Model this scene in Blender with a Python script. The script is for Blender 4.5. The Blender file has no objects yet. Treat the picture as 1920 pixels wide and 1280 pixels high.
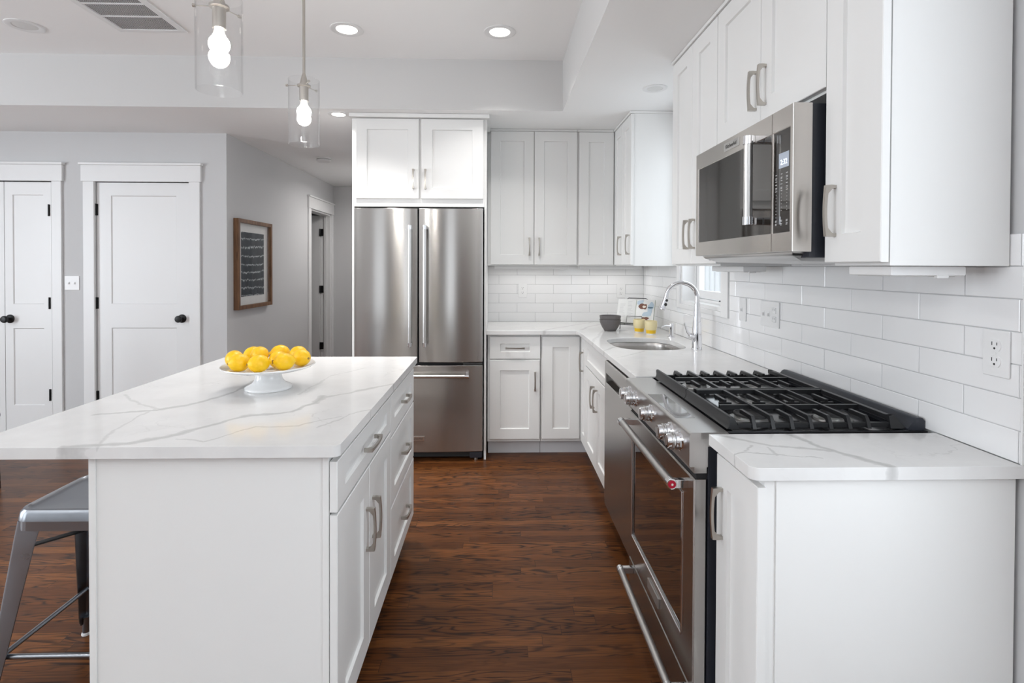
import bpy, bmesh, math, random
from mathutils import Matrix, Vector
random.seed(7)
PI = math.pi
SC = bpy.context.scene
COL = SC.collection

# ------------------------------------------------------------------ camera
CAMZ = 1.378
cd = bpy.data.cameras.new('camera'); cam = bpy.data.objects.new('camera', cd); COL.objects.link(cam)
cd.sensor_fit = 'HORIZONTAL'; cd.sensor_width = 36.0
F_PX = 1015.2
cd.lens = F_PX * 36.0 / 1920.0
cd.shift_y = -(640.0 - 511.65) / 1920.0
cd.clip_start = 0.05; cd.clip_end = 200
yaw, pitch, roll = 0.0279, -0.0126, 0.0033
fw = Vector((math.sin(yaw)*math.cos(pitch), math.cos(yaw)*math.cos(pitch), math.sin(pitch)))
rt = Vector((math.cos(yaw), -math.sin(yaw), 0)); upv = rt.cross(fw)
r2 = rt*math.cos(roll) + upv*math.sin(roll); u2 = -rt*math.sin(roll) + upv*math.cos(roll)
cm = Matrix((( r2.x, u2.x, -fw.x, 0), (r2.y, u2.y, -fw.y, 0), (r2.z, u2.z, -fw.z, CAMZ), (0, 0, 0, 1)))
cam.matrix_world = cm
SC.camera = cam

# ------------------------------------------------------------------ colour management, world, lights
SC.view_settings.view_transform = 'Standard'
SC.view_settings.look = 'None'
SC.view_settings.exposure = 0.10
SC.view_settings.gamma = 1.0
SC.view_settings.use_curve_mapping = False
w = bpy.data.worlds.new('sky'); SC.world = w; w.use_nodes = True
bg = w.node_tree.nodes['Background']
bg.inputs['Color'].default_value = (0.86, 0.93, 1.0, 1); bg.inputs['Strength'].default_value = 1.4

def area_light(name, loc, direction, sx, sy, power, color=(1, 1, 1), shape='RECTANGLE', parent=None, spread=None):
    l = bpy.data.lights.new(name, 'AREA'); l.shape = shape; l.size = sx
    if shape in ('RECTANGLE', 'ELLIPSE'): l.size_y = sy
    l.energy = power; l.color = color
    if spread: l.spread = spread
    o = bpy.data.objects.new(name, l); COL.objects.link(o)
    o.location = loc
    o.rotation_euler = Vector(direction).to_track_quat('-Z', 'Y').to_euler()
    if parent: o.parent = parent
    return o
DAY = (0.88, 0.94, 1.0)
# unseen rear, left and right openings, added to brighten the room; sink window last
for i, xc in enumerate((-2.65, -0.95)):
    area_light('window_fill', (xc, -3.42, 1.45), (0, 1, 0.0), (.7, .5)[i], 1.9, 4, DAY)
for yc, pw in ((-1.6, 47), (1.2, 100)):
    area_light('window_fill', (-5.92, yc, 1.45), (1, 0, 0.0), 1.5, 1.9, pw, DAY)
area_light('window_fill', (1.235, .0, 1.45), (-1, 0, 0), 1.7, 1.8, 18, DAY)
area_light('window_fill', (1.385, 3.285, 1.70), (-1, 0, -.12), .60, 1.05, 3.2, DAY)

# ------------------------------------------------------------------ materials
def mat(name, color=(.8, .8, .8), rough=.5, metal=0.0, **kw):
    m = bpy.data.materials.new(name); m.use_nodes = True
    p = m.node_tree.nodes['Principled BSDF']
    p.inputs['Base Color'].default_value = (*color, 1)
    p.inputs['Roughness'].default_value = rough
    p.inputs['Metallic'].default_value = metal
    for k, v in kw.items():
        p.inputs[k.replace('_', ' ')].default_value = v
    return m
class NT:
    """small node helper"""
    def __init__(s, m):
        s.m = m; s.t = m.node_tree; s.p = s.t.nodes['Principled BSDF']
    def n(s, typ, **kw):
        nd = s.t.nodes.new(typ)
        for k, v in kw.items(): setattr(nd, k, v)
        return nd
    def l(s, a, b): s.t.links.new(a, b)
    def set(s, sock, v):
        if isinstance(v, bpy.types.NodeSocket): s.l(v, sock)
        else: sock.default_value = v
    def math(s, op, a, b=None, c=None, clamp=False):
        nd = s.n('ShaderNodeMath', operation=op); nd.use_clamp = clamp
        s.set(nd.inputs[0], a)
        if b is not None: s.set(nd.inputs[1], b)
        if c is not None: s.set(nd.inputs[2], c)
        return nd.outputs[0]
    def vm(s, op, a, b=None, out=0, scale=None):
        nd = s.n('ShaderNodeVectorMath', operation=op)
        s.set(nd.inputs[0], a)
        if b is not None: s.set(nd.inputs[1], b)
        if scale is not None: s.set(nd.inputs['Scale'], scale)
        return nd.outputs['Value'] if op in ('LENGTH', 'DOT_PRODUCT', 'DISTANCE') else nd.outputs[0]
    def pos(s):
        return s.n('ShaderNodeNewGeometry').outputs['Position']
    def obj(s):
        return s.n('ShaderNodeTexCoord').outputs['Object']
    def noise(s, vec, scale, detail=3, rough=.5, dist=0.0):
        nd = s.n('ShaderNodeTexNoise'); s.l(vec, nd.inputs['Vector'])
        nd.inputs['Scale'].default_value = scale; nd.inputs['Detail'].default_value = detail
        nd.inputs['Roughness'].default_value = rough; nd.inputs['Distortion'].default_value = dist
        return nd
    def ramp(s, fac, stops):
        nd = s.n('ShaderNodeValToRGB'); s.l(fac, nd.inputs[0]); e = nd.color_ramp.elements
        while len(e) < len(stops): e.new(.5)
        for k, (ps, c) in enumerate(stops):
            e[k].position = ps; e[k].color = (*c, 1) if len(c) == 3 else c
        return nd.outputs[0]
    def mix(s, fac, a, b, typ='MIX'):
        nd = s.n('ShaderNodeMix', data_type='RGBA', blend_type=typ)
        s.set(nd.inputs[0], fac)
        s.set(nd.inputs[6], a if isinstance(a, bpy.types.NodeSocket) else (*a, 1))
        s.set(nd.inputs[7], b if isinstance(b, bpy.types.NodeSocket) else (*b, 1))
        return nd.outputs[2]
    def bump(s, h, strength=.2, dist=.01):
        nd = s.n('ShaderNodeBump'); nd.inputs['Strength'].default_value = strength
        nd.inputs['Distance'].default_value = dist
        s.l(h, nd.inputs['Height']); s.l(nd.outputs[0], s.p.inputs['Normal']); return nd

def painted(name, color, rough, bump=.05, scale=220):
    m = mat(name, color, rough); t = NT(m)
    nz = t.noise(t.pos(), scale, 2); t.bump(nz.outputs[0], bump, .002); return m
M = {}
M['wall'] = painted('warm_grey_wall_paint', (.60, .60, .605), .75)
M['tray'] = painted('pale_grey_ceiling_side_paint', (.62, .615, .61), .75)
M['ceiling'] = painted('ceiling_paint', (.92, .92, .918), .85)
M['trim'] = painted('white_trim_paint', (.80, .80, .80), .38, .03, 90)
M['cab'] = painted('white_cabinet_lacquer', (.83, .83, .82), .36, .02, 60)
M['toe'] = painted('toe_kick_paint', (.70, .70, .72), .5)
M['dark'] = mat('dark_gap', (.015, .015, .017), .6)
M['plastic'] = mat('white_plastic', (.82, .82, .82), .35)
M['slot'] = mat('dark_slot', (.03, .03, .03), .6)
M['blackmetal'] = mat('matte_black_metal', (.012, .012, .013), .42, .3)
M['nickel'] = mat('brushed_nickel', (.52, .49, .45), .30, 1.0)
M['chrome'] = mat('polished_chrome', (.80, .80, .82), .06, 1.0)
M['porcelain'] = mat('white_porcelain', (.86, .86, .86), .10, Coat_Weight=.5)
M['casing'] = mat('charcoal_painted_steel', (.030, .034, .045), .38)
M['iron'] = mat('cast_iron', (.012, .0125, .014), .36, Specular_IOR_Level=.45)
t = NT(M['iron']); t.bump(t.noise(t.pos(), 900, 2).outputs[0], .25, .001)
M['enamel'] = mat('black_enamel', (.008, .008, .010), .09)
M['ovenglass'] = mat('dark_oven_glass', (.012, .009, .008), .03, Coat_Weight=1.0, Coat_Roughness=.02, Specular_IOR_Level=.9)
M['microglass'] = mat('smoked_microwave_glass', (.020, .016, .013), .04, Specular_IOR_Level=.60)
M['red'] = mat('red_medallion', (.50, .01, .04), .25)
M['grey_glaze'] = mat('grey_bowl_glaze', (.115, .105, .105), .45)
M['paper'] = mat('book_paper', (.82, .82, .80), .6)
M['bulb'] = mat('lit_bulb', (1, 1, 1), .4, Emission_Color=(1, .97, .93, 1), Emission_Strength=165.0)
M['bulbneck'] = mat('bulb_collar', (.9, .89, .86), .4, Emission_Color=(1, .95, .88, 1), Emission_Strength=.35)
M['lens_on'] = mat('lit_downlight_lens', (1, 1, 1), .4, Emission_Color=(1, .96, .90, 1), Emission_Strength=5.0)
M['lens_off'] = mat('unlit_downlight_lens', (.70, .70, .69), .35)
M['siding'] = mat('white_siding', (.9, .9, .9), .6)
M['lcd'] = mat('microwave_display', (.2, .22, .26), .2, Emission_Color=(.55, .62, .75, 1), Emission_Strength=.35)
M['lcdtext'] = mat('display_digits', (.8, .85, .9), .3, Emission_Color=(.8, .9, 1, 1), Emission_Strength=.9)
M['marking'] = mat('panel_marking', (.55, .55, .55), .5)
M['ink'] = mat('dark_ink', (.04, .038, .036), .5)
M['chairwood'] = mat('dark_brown_wood', (.045, .025, .022), .4)
M['rubber'] = mat('clear_foot', (.75, .75, .75), .3)

def steel(name, color, rough, tangent_axis='Z', aniso=.96):
    m = mat(name, color, rough, 1.0); t = NT(m)
    tg = t.n('ShaderNodeTangent', direction_type='RADIAL', axis=tangent_axis)
    t.p.inputs['Anisotropic'].default_value = aniso
    t.l(tg.outputs[0], t.p.inputs['Tangent']); t.p.inputs['Anisotropic Rotation'].default_value = .25
    return m
M['steel_bright'] = steel('bright_brushed_stainless', (.62, .59, .56), .24)
M['steel'] = steel('brushed_stainless', (.42, .405, .39), .215)
M['steel_top'] = mat('satin_stainless', (.60, .59, .58), .28, 1.0)
M['sinksteel'] = mat('sink_stainless', (.50, .48, .46), .25, 1.0)
M['stool'] = mat('gunmetal_steel', (.27, .285, .31), .30, 1.0)
t = NT(M['stool']); nz = t.noise(t.obj(), 9, 4)
t.l(t.ramp(nz.outputs[0], [(.3, (.27, .27, .27)), (.7, (.34, .34, .34))]), t.p.inputs['Roughness'])

def thin_glass(name, tint, f0=.04, f90=.55):
    m = bpy.data.materials.new(name); m.use_nodes = True; tr = m.node_tree
    for nd in list(tr.nodes): tr.nodes.remove(nd)
    out = tr.nodes.new('ShaderNodeOutputMaterial'); mx = tr.nodes.new('ShaderNodeMixShader')
    fr = tr.nodes.new('ShaderNodeMath'); fr.operation = 'MULTIPLY_ADD'; fr.inputs[1].default_value = f90; fr.inputs[2].default_value = f0
    lw = tr.nodes.new('ShaderNodeLayerWeight'); pw = tr.nodes.new('ShaderNodeMath'); pw.operation = 'POWER'; pw.inputs[1].default_value = 4.0
    lw.inputs['Blend'].default_value = .5
    tr.links.new(lw.outputs['Facing'], pw.inputs[0]); tr.links.new(pw.outputs[0], fr.inputs[0])
    tp = tr.nodes.new('ShaderNodeBsdfTransparent'); tp.inputs['Color'].default_value = (*tint, 1)
    gl = tr.nodes.new('ShaderNodeBsdfGlossy'); gl.inputs['Roughness'].default_value = .01
    tr.links.new(fr.outputs[0], mx.inputs[0]); tr.links.new(tp.outputs[0], mx.inputs[1])
    tr.links.new(gl.outputs[0], mx.inputs[2]); tr.links.new(mx.outputs[0], out.inputs[0]); return m
M['pane'] = thin_glass('window_glass', (.97, .98, .98))
M['picture_glass'] = thin_glass('picture_glass', (.98, .98, .98), .015, .30)
M['shade'] = thin_glass('clear_lamp_glass', (.985, .985, .985))

# tile + grout
def tile_mat():
    m = mat('white_glazed_tile', (.86, .86, .865), .12, Coat_Weight=.3); t = NT(m)
    nz = t.noise(t.pos(), 7, 2); t.bump(nz.outputs[0], .05, .01); return m
M['tile'] = tile_mat()
M['grout'] = mat('pale_grout', (.52, .52, .53), .8)

# oak strip floor, boards running along X
def floor_mat():
    m = mat('dark_oak_strip_floor', (.1, .05, .03), .25); t = NT(m)
    P = t.pos(); sep = t.n('ShaderNodeSeparateXYZ'); t.l(P, sep.inputs[0])
    X, Y = sep.outputs[0], sep.outputs[1]
    BW = .0572
    row = t.math('FLOOR', t.math('DIVIDE', Y, BW))
    wn = t.n('ShaderNodeTexWhiteNoise', noise_dimensions='1D'); t.l(row, wn.inputs['W'])
    xs = t.math('ADD', X, t.math('MULTIPLY', wn.outputs['Value'], 9.7))
    ln = t.math('ADD', t.math('MULTIPLY', wn.outputs['Value'], .55), .62)
    xi = t.math('DIVIDE', xs, ln); colm = t.math('FLOOR', xi)
    cb = t.n('ShaderNodeCombineXYZ'); t.l(row, cb.inputs[0]); t.l(colm, cb.inputs[1])
    wb = t.n('ShaderNodeTexWhiteNoise', noise_dimensions='3D'); t.l(cb.outputs[0], wb.inputs['Vector'])
    bid = wb.outputs['Value']; bidc = wb.outputs['Color']
    sb = t.n('ShaderNodeSeparateXYZ'); t.l(bidc, sb.inputs[0])
    # per board grain coordinates
    gx = t.math('ADD', t.math('MULTIPLY', X, 1.0), t.math('MULTIPLY', bid, 37.0))
    gy = t.math('ADD', Y, t.math('MULTIPLY', sb.outputs[1], 11.0))
    gc = t.n('ShaderNodeCombineXYZ'); t.l(gx, gc.inputs[0]); t.l(gy, gc.inputs[1]); t.l(t.math('MULTIPLY', bid, 5.0), gc.inputs[2])
    sc1 = t.n('ShaderNodeMapping'); t.l(gc.outputs[0], sc1.inputs[0]); sc1.inputs['Scale'].default_value = (2.2, 17, 1)
    warp = t.noise(sc1.outputs[0], 1.0, 2.2, .45, .35)
    rings = t.math('SINE', t.math('MULTIPLY', warp.outputs[0], 62.0))
    rings = t.math('POWER', t.math('MULTIPLY_ADD', rings, .5, .5), 4.2)
    sc2 = t.n('ShaderNodeMapping'); t.l(gc.outputs[0], sc2.inputs[0]); sc2.inputs['Scale'].default_value = (7, 420, 1)
    fib = t.noise(sc2.outputs[0], 1.0, 3, .6)
    sc3 = t.n('ShaderNodeMapping'); t.l(gc.outputs[0], sc3.inputs[0]); sc3.inputs['Scale'].default_value = (1.3, 9, 1)
    blot = t.noise(sc3.outputs[0], 1.0, 2)
    base = t.ramp(bid, [(0, (.095, .031, .009)), (.35, (.128, .044, .012)), (.7, (.160, .056, .016)), (1, (.200, .074, .021))])
    base = t.mix(t.math('MULTIPLY', t.math('SUBTRACT', blot.outputs[0], .3), .9, clamp=True), base, (.070, .025, .009))
    mask = t.math('MULTIPLY', rings, t.ramp(sb.outputs[2], [(.15, (.2, .2, .2)), (.55, (.88, .88, .88))]))
    base = t.mix(mask, base, (.014, .006, .004))
    fibm = t.ramp(fib.outputs[0], [(.36, (.62, .62, .62)), (.60, (1.12, 1.12, 1.12))])
    base = t.mix(1.0, base, fibm, 'MULTIPLY')
    # seams
    fy = t.math('FRACT', t.math('DIVIDE', Y, BW)); fx = t.math('FRACT', xi)
    sy = t.math('LESS_THAN', t.math('MINIMUM', fy, t.math('SUBTRACT', 1.0, fy)), .012)
    sx = t.math('LESS_THAN', t.math('MINIMUM', fx, t.math('SUBTRACT', 1.0, fx)), .0011)
    seam = t.math('MAXIMUM', sy, sx)
    base = t.mix(t.math('MULTIPLY', seam, .75), base, (.016, .008, .006))
    t.l(base, t.p.inputs['Base Color'])
    h = t.math('SUBTRACT', t.math('MULTIPLY', fib.outputs[0], .25), t.math('ADD', seam, t.math('MULTIPLY', rings, .2)))
    t.bump(h, .10, .002)
    t.p.inputs['Roughness'].default_value = .30
    t.p.inputs['Specular IOR Level'].default_value = .16; t.p.inputs['Coat Weight'].default_value = .0; t.p.inputs['Coat Roughness'].default_value = .16
    return m
M['floor'] = floor_mat()

# marble-look quartz with explicit veins (world x,y polylines; z folds into the edge)
def quartz(name, veins, seed):
    m = mat(name, (.8, .79, .78), .13, Specular_IOR_Level=.32); t = NT(m)
    P = t.pos()
    sp = t.n('ShaderNodeSeparateXYZ'); t.l(P, sp.inputs[0])
    n1 = t.noise(P, 7.0, 4, .6); n2 = t.noise(P, 38, 3, .6)
    d1 = t.vm('SCALE', t.vm('SUBTRACT', n1.outputs['Color'], (.5, .5, .5)), scale=.055)
    d2 = t.vm('SCALE', t.vm('SUBTRACT', n2.outputs['Color'], (.5, .5, .5)), scale=.012)
    W = t.vm('ADD', t.vm('ADD', P, d1), d2)
    W = t.vm('MULTIPLY', W, (1, 1, 0))
    wid = t.noise(P, 11, 3, .6).outputs[0]
    acc = None
    for pts, wd, st in veins:
        for (a, b) in zip(pts[:-1], pts[1:]):
            A = Vector((a[0], a[1], 0)); D = Vector((b[0]-a[0], b[1]-a[1], 0)); L2 = D.length_squared
            q = t.vm('SUBTRACT', W, tuple(A))
            h = t.math('DIVIDE', t.vm('DOT_PRODUCT', q, tuple(D)), L2, clamp=True)
            dist = t.vm('LENGTH', t.vm('SUBTRACT', q, t.vm('SCALE', tuple(D), scale=h)))
            wv = t.math('MULTIPLY', t.math('MULTIPLY_ADD', wid, 3.2, -.5), wd)
            v = t.math('SUBTRACT', 1.0, t.math('DIVIDE', dist, t.math('MAXIMUM', wv, .0008)), clamp=True)
            v = t.math('MULTIPLY', t.math('SQRT', v), st)
            acc = v if acc is None else t.math('MAXIMUM', acc, v)
    # faint hair veins
    vo = t.n('ShaderNodeTexVoronoi', feature='DISTANCE_TO_EDGE'); t.l(t.vm('ADD', t.vm('ADD', P, t.vm('SCALE', d1, scale=3.0)), (seed, seed*.7, 0)), vo.inputs['Vector'])
    vo.inputs['Scale'].default_value = 3.3
    hair = t.math('SUBTRACT', 1.0, t.math('DIVIDE', vo.outputs['Distance'], .012), clamp=True)
    gate = t.ramp(t.noise(P, 3.1, 2).outputs[0], [(.50, (0, 0, 0)), (.68, (.5, .5, .5))])
    hair = t.math('MULTIPLY', hair, gate)
    acc = t.math('MAXIMUM', acc, hair) if acc is not None else hair
    cloud = t.ramp(n1.outputs[0], [(.35, (.735, .73, .725)), (.65, (.785, .78, .772))])
    col = t.mix(t.math('MULTIPLY', acc, .85), cloud, (.44, .435, .43))
    t.l(col, t.p.inputs['Base Color']); return m
VI = [([(-1.11, 1.40), (-.947, 1.434), (-.876, 1.50), (-.826, 1.60), (-.772, 1.682), (-.652, 1.729), (-.614, 1.842), (-.625, 1.94)], .013, .85),
      ([(-.621, 1.917), (-.53, 1.996), (-.40, 2.13)], .010, .7),
      ([(-1.335, 1.966), (-1.20, 1.84), (-1.062, 1.761)], .006, .5),
      ([(-1.253, 1.702), (-1.078, 1.761), (-1.002, 1.87), (-.968, 1.945), (-.959, 2.09), (-.961, 2.25)], .011, .8),
      ([(-.508, 1.567), (-.493, 1.593), (-.453, 1.707), (-.40, 1.75)], .004, .6),
      ([(-.857, 1.467), (-.774, 1.431), (-.731, 1.497), (-.691, 1.57), (-.572, 1.579), (-.478, 1.678)], .005, .6),
      ([(-1.014, 1.40), (-1.064, 1.503), (-1.095, 1.658), (-1.091, 1.781)], .005, .5),
      ([(-.71, 1.958), (-.696, 2.287), (-.606, 2.465)], .006, .45)]
VR = [([(.60, 1.49), (.634, 1.46), (.673, 1.418), (.72, 1.383), (.757, 1.374), (.799, 1.361), (.86, 1.338)], .008, .8),
      ([(.80, 1.49), (.81, 1.471), (.832, 1.381), (.877, 1.301), (.917, 1.246), (.93, 1.19)], .012, .9),
      ([(.58, 1.317), (.597, 1.317), (.633, 1.332), (.676, 1.324), (.793, 1.284)], .003, .9),
      ([(.661, 1.392), (.636, 1.344)], .004, .7), ([(.704, 1.371), (.69, 1.312)], .004, .7)]
VB = [([(.50, 3.05), (.65, 3.50), (.764, 3.882), (1.05, 4.435)], .010, .45),
      ([(.29, 3.80), (.304, 3.83), (.40, 4.0), (.529, 4.157), (.792, 4.476)], .010, .7),
      ([(.62, 3.947), (.715, 4.158), (.98, 4.52)], .012, .6),
      ([(.58, 2.95), (.69, 3.107)], .009, .7), ([(.623, 2.742), (.817, 2.949)], .006, .5)]
M['quartz_island'] = quartz('veined_quartz_island', VI, 1.3)
M['quartz_near'] = quartz('veined_quartz_short', VR, 4.1)
M['quartz_far'] = quartz('veined_quartz_long', VB, 8.7)

def wood_frame():
    m = mat('knotty_wood', (.25, .13, .06), .5); t = NT(m)
    mp = t.n('ShaderNodeMapping'); t.l(t.pos(), mp.inputs[0]); mp.inputs['Scale'].default_value = (30, 30, 2.5)
    nz = t.noise(mp.outputs[0], 2, 4, .6, .6)
    t.l(t.ramp(nz.outputs[0], [(.25, (.06, .026, .012)), (.5, (.17, .080, .036)), (.75, (.25, .13, .062))]), t.p.inputs['Base Color']); return m
M['framewood'] = wood_frame()

def tie_dye():
    m = mat('indigo_dyed_print', (.03, .05, .07), .7); t = NT(m)
    P = t.pos(); s = t.n('ShaderNodeSeparateXYZ'); t.l(P, s.inputs[0])
    n1 = t.noise(t.vm('MULTIPLY', P, (0, 26, 4)), 1.0, 5, .8)
    n0 = t.noise(t.vm('MULTIPLY', P, (0, 1.2, 6)), 1.0, 2, .5)
    z = t.math('ADD', t.math('ADD', s.outputs[2], t.math('MULTIPLY', n1.outputs[0], .085)), t.math('MULTIPLY', n0.outputs[0], .06))
    fr = t.math('FRACT', t.math('DIVIDE', z, .0715))
    ln = t.math('ABSOLUTE', t.math('SUBTRACT', fr, .5))
    ln = t.math('SUBTRACT', 1.0, t.math('DIVIDE', ln, t.math('MULTIPLY_ADD', n1.outputs[0], .36, -.07)), clamp=True)
    ln = t.math('MULTIPLY', ln, t.ramp(t.noise(t.vm('MULTIPLY', P, (0, 34, 11)), 1.0, 2).outputs[0], [(.36, (.2, .2, .2)), (.55, (1, 1, 1))]))
    blot = t.ramp(t.noise(t.vm('MULTIPLY', P, (0, 18, 6)), 1.0, 3).outputs[0], [(.35, (.008, .016, .024)), (.7, (.035, .052, .068))])
    t.l(t.mix(ln, blot, (.72, .76, .78)), t.p.inputs['Base Color']); return m
M['print'] = tie_dye()

def lemon_mat():
    m = mat('lemon_peel', (.90, .50, .003), .36, Subsurface_Weight=.12, Subsurface_Radius=(.02, .01, .002)); t = NT(m)
    o = t.obj(); nz = t.noise(o, 5, 3)
    t.l(t.ramp(nz.outputs[0], [(.3, (.93, .52, .002)), (.7, (.98, .64, .006))]), t.p.inputs['Base Color'])
    vo = t.n('ShaderNodeTexVoronoi'); t.l(o, vo.inputs['Vector']); vo.inputs['Scale'].default_value = 420
    t.bump(vo.outputs['Distance'], .22, .0015); return m
M['lemon'] = lemon_mat()
M['stemend'] = mat('lemon_stem_scar', (.30, .17, .03), .7)

def cup_mat():
    m = mat('yellow_dipped_ceramic', (.8, .7, .3), .3); t = NT(m)
    s = t.n('ShaderNodeSeparateXYZ'); t.l(t.obj(), s.inputs[0])
    wv = t.math('SINE', t.math('MULTIPLY', s.outputs[2], 1150.0))
    body = t.mix(t.math('MULTIPLY_ADD', wv, .25, .3), (.76, .65, .36), (.66, .58, .40))
    st = t.math('LESS_THAN', s.outputs[2], .030)
    c = t.mix(st, body, (.80, .50, .015))
    c = t.mix(t.math('LESS_THAN', s.outputs[2], .006), c, (.82, .80, .76))
    t.l(c, t.p.inputs['Base Color']); return m
M['cup'] = cup_mat()

# ------------------------------------------------------------------ geometry helpers
class MB:
    def __init__(s, Mx=None): s.b = bmesh.new(); s.M = Mx or Matrix.Identity(4)
    def v(s, p): return s.b.verts.new(s.M @ Vector(p))
    def face(s, vs):
        try: return s.b.faces.new(vs)
        except ValueError: return None
    def box(s, lo, hi, bev=0.0, seg=2):
        x0, y0, z0 = [min(a, b) for a, b in zip(lo, hi)]; x1, y1, z1 = [max(a, b) for a, b in zip(lo, hi)]
        c = [s.v(p) for p in ((x0, y0, z0), (x1, y0, z0), (x1, y1, z0), (x0, y1, z0), (x0, y0, z1), (x1, y0, z1), (x1, y1, z1), (x0, y1, z1))]
        fs = [s.face([c[i] for i in q]) for q in ((0, 3, 2, 1), (4, 5, 6, 7), (0, 1, 5, 4), (1, 2, 6, 5), (2, 3, 7, 6), (3, 0, 4, 7))]
        if bev > 0:
            es = list({e for f in fs for e in f.edges})
            bmesh.ops.bevel(s.b, geom=es, offset=bev, segments=seg, affect='EDGES', profile=.5)
        return s
    def loops(s, loops, cap0=True, cap1=True, closed=True):
        L = [[s.v(p) for p in lp] for lp in loops]; n = len(L[0])
        for a, b in zip(L[:-1], L[1:]):
            for i in range(n if closed else n-1):
                j = (i+1) % n; s.face([a[i], a[j], b[j], b[i]])
        if cap0: s.face(list(reversed(L[0])))
        if cap1: s.face(L[-1])
        return s
    def prism(s, poly, lo, hi, axis=2):
        def put(p, h):
            q = [p[0], p[1]]; q.insert(axis, h); return q
        return s.loops([[put(p, lo) for p in poly], [put(p, hi) for p in poly]])
    def lathe(s, prof, c=(0, 0, 0), seg=32, axis='Z', cap=True):
        lp = []
        for r, h in prof:
            ring = []
            for i in range(seg):
                a = 2*PI*i/seg; x, y = max(r, 1e-5)*math.cos(a), max(r, 1e-5)*math.sin(a)
                q = (x, y, h) if axis == 'Z' else ((h, x, y) if axis == 'X' else (y, h, x))
                ring.append((c[0]+q[0], c[1]+q[1], c[2]+q[2]))
            lp.append(ring)
        return s.loops(lp, cap, cap)
    def tube(s, pts, r, seg=12, cap=True):
        pts = [Vector(p) for p in pts]; n = len(pts); rs = r if isinstance(r, (list, tuple)) else [r]*n
        lp = []; prev = None
        for i, p in enumerate(pts):
            d = (pts[min(i+1, n-1)] - pts[max(i-1, 0)]).normalized()
            if prev is None:
                a = d.cross(Vector((0, 0, 1)))
                if a.length < 1e-3: a = d.cross(Vector((1, 0, 0)))
                a.normalize()
            else:
                a = prev - d*prev.dot(d); a.normalize()
            prev = a; b = d.cross(a)
            lp.append([p + (a*math.cos(2*PI*k/seg) + b*math.sin(2*PI*k/seg))*rs[i] for k in range(seg)])
        return s.loops(lp, cap, cap)
    def bar(s, p0, p1, wdt, hgt, upw=(0, 0, 1), bev=0.0):
        p0, p1 = Vector(p0), Vector(p1); d = (p1-p0).normalized(); a = d.cross(Vector(upw)).normalized(); b = a.cross(d)
        def ring(p): return [p + a*x*wdt/2 + b*y*hgt/2 for x, y in ((-1, -1), (1, -1), (1, 1), (-1, 1))]
        return s.loops([ring(p0), ring(p1)])
    def build(s, name, m, parent=None, smooth=38, keep=None):
        bmesh.ops.recalc_face_normals(s.b, faces=s.b.faces)
        me = bpy.data.meshes.new(name)
        for f in s.b.faces: f.smooth = True
        lim = math.radians(smooth)
        for e in s.b.edges:
            if len(e.link_faces) == 2:
                e.smooth = e.calc_face_angle(0) < lim
        s.b.to_mesh(me); s.b.free()
        o = bpy.data.objects.new(name, me); COL.objects.link(o); me.materials.append(m)
        wn = o.modifiers.new('even_shading', 'WEIGHTED_NORMAL'); wn.keep_sharp = True; wn.weight = 60
        if parent is not None:
            root = parent
            while root.parent: root = root.parent
            me.transform(Matrix.Translation(-root.location)); o.parent = parent
        return o

def R(lo, hi): return MB().box(lo, hi)
def struct(o): o['kind'] = 'structure'; return o
def tag(o, label, cat, group=None):
    o['label'] = label; o['category'] = cat
    if group: o['group'] = group
    return o
def thing(name, loc, label, cat, group=None):
    o = bpy.data.objects.new(name, None); o.empty_display_size = .1; COL.objects.link(o); o.location = loc
    return tag(o, label, cat, group)
def solid(mb, name, m, loc, label, cat, group=None):
    """a one-mesh thing with its origin at loc"""
    o = mb.build(name, m); o.data.transform(Matrix.Translation(-Vector(loc))); o.location = loc
    return tag(o, label, cat, group)
def dup(root, loc, label=None, rot=None):
    r = root.copy(); COL.objects.link(r); r.location = loc
    if label: r['label'] = label
    if rot: r.rotation_euler = rot
    for ch in list(root.children):
        c = ch.copy(); COL.objects.link(c); c.parent = r
        for g in ch.children:
            d = g.copy(); COL.objects.link(d); d.parent = c
    return r
def frame(face, plane):
    """(u,v,w) -> world; u along the face seen from the front, v up, w outward"""
    if face == 'S': return Matrix(((1, 0, 0, 0), (0, 0, -1, plane), (0, 1, 0, 0), (0, 0, 0, 1)))
    if face == 'W': return Matrix(((0, 0, -1, plane), (-1, 0, 0, 0), (0, 1, 0, 0), (0, 0, 0, 1)))
    if face == 'E': return Matrix(((0, 0, 1, plane), (1, 0, 0, 0), (0, 1, 0, 0), (0, 0, 0, 1)))
def span(face, a0, a1):
    return (-max(a0, a1), -min(a0, a1)) if face == 'W' else (min(a0, a1), max(a0, a1))
def rect(u0, u1, v0, v1, w): return [(u0, v0, w), (u1, v0, w), (u1, v1, w), (u0, v1, w)]
def shaker_mb(face, plane, a0, a1, z0, z1, st=.075, rl=.075, t=.02, rd=.009):
    u0, u1 = span(face, a0, a1); mb = MB(frame(face, plane)); c = .002
    s2 = rd*.35
    mb.loops([rect(u0, u1, z0, z1, -t), rect(u0, u1, z0, z1, -c), rect(u0+c, u1-c, z0+c, z1-c, 0),
              rect(u0+st, u1-st, z0+rl, z1-rl, 0), rect(u0+st+s2, u1-st-s2, z0+rl+s2, z1-rl-s2, -rd)])
    return mb
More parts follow.
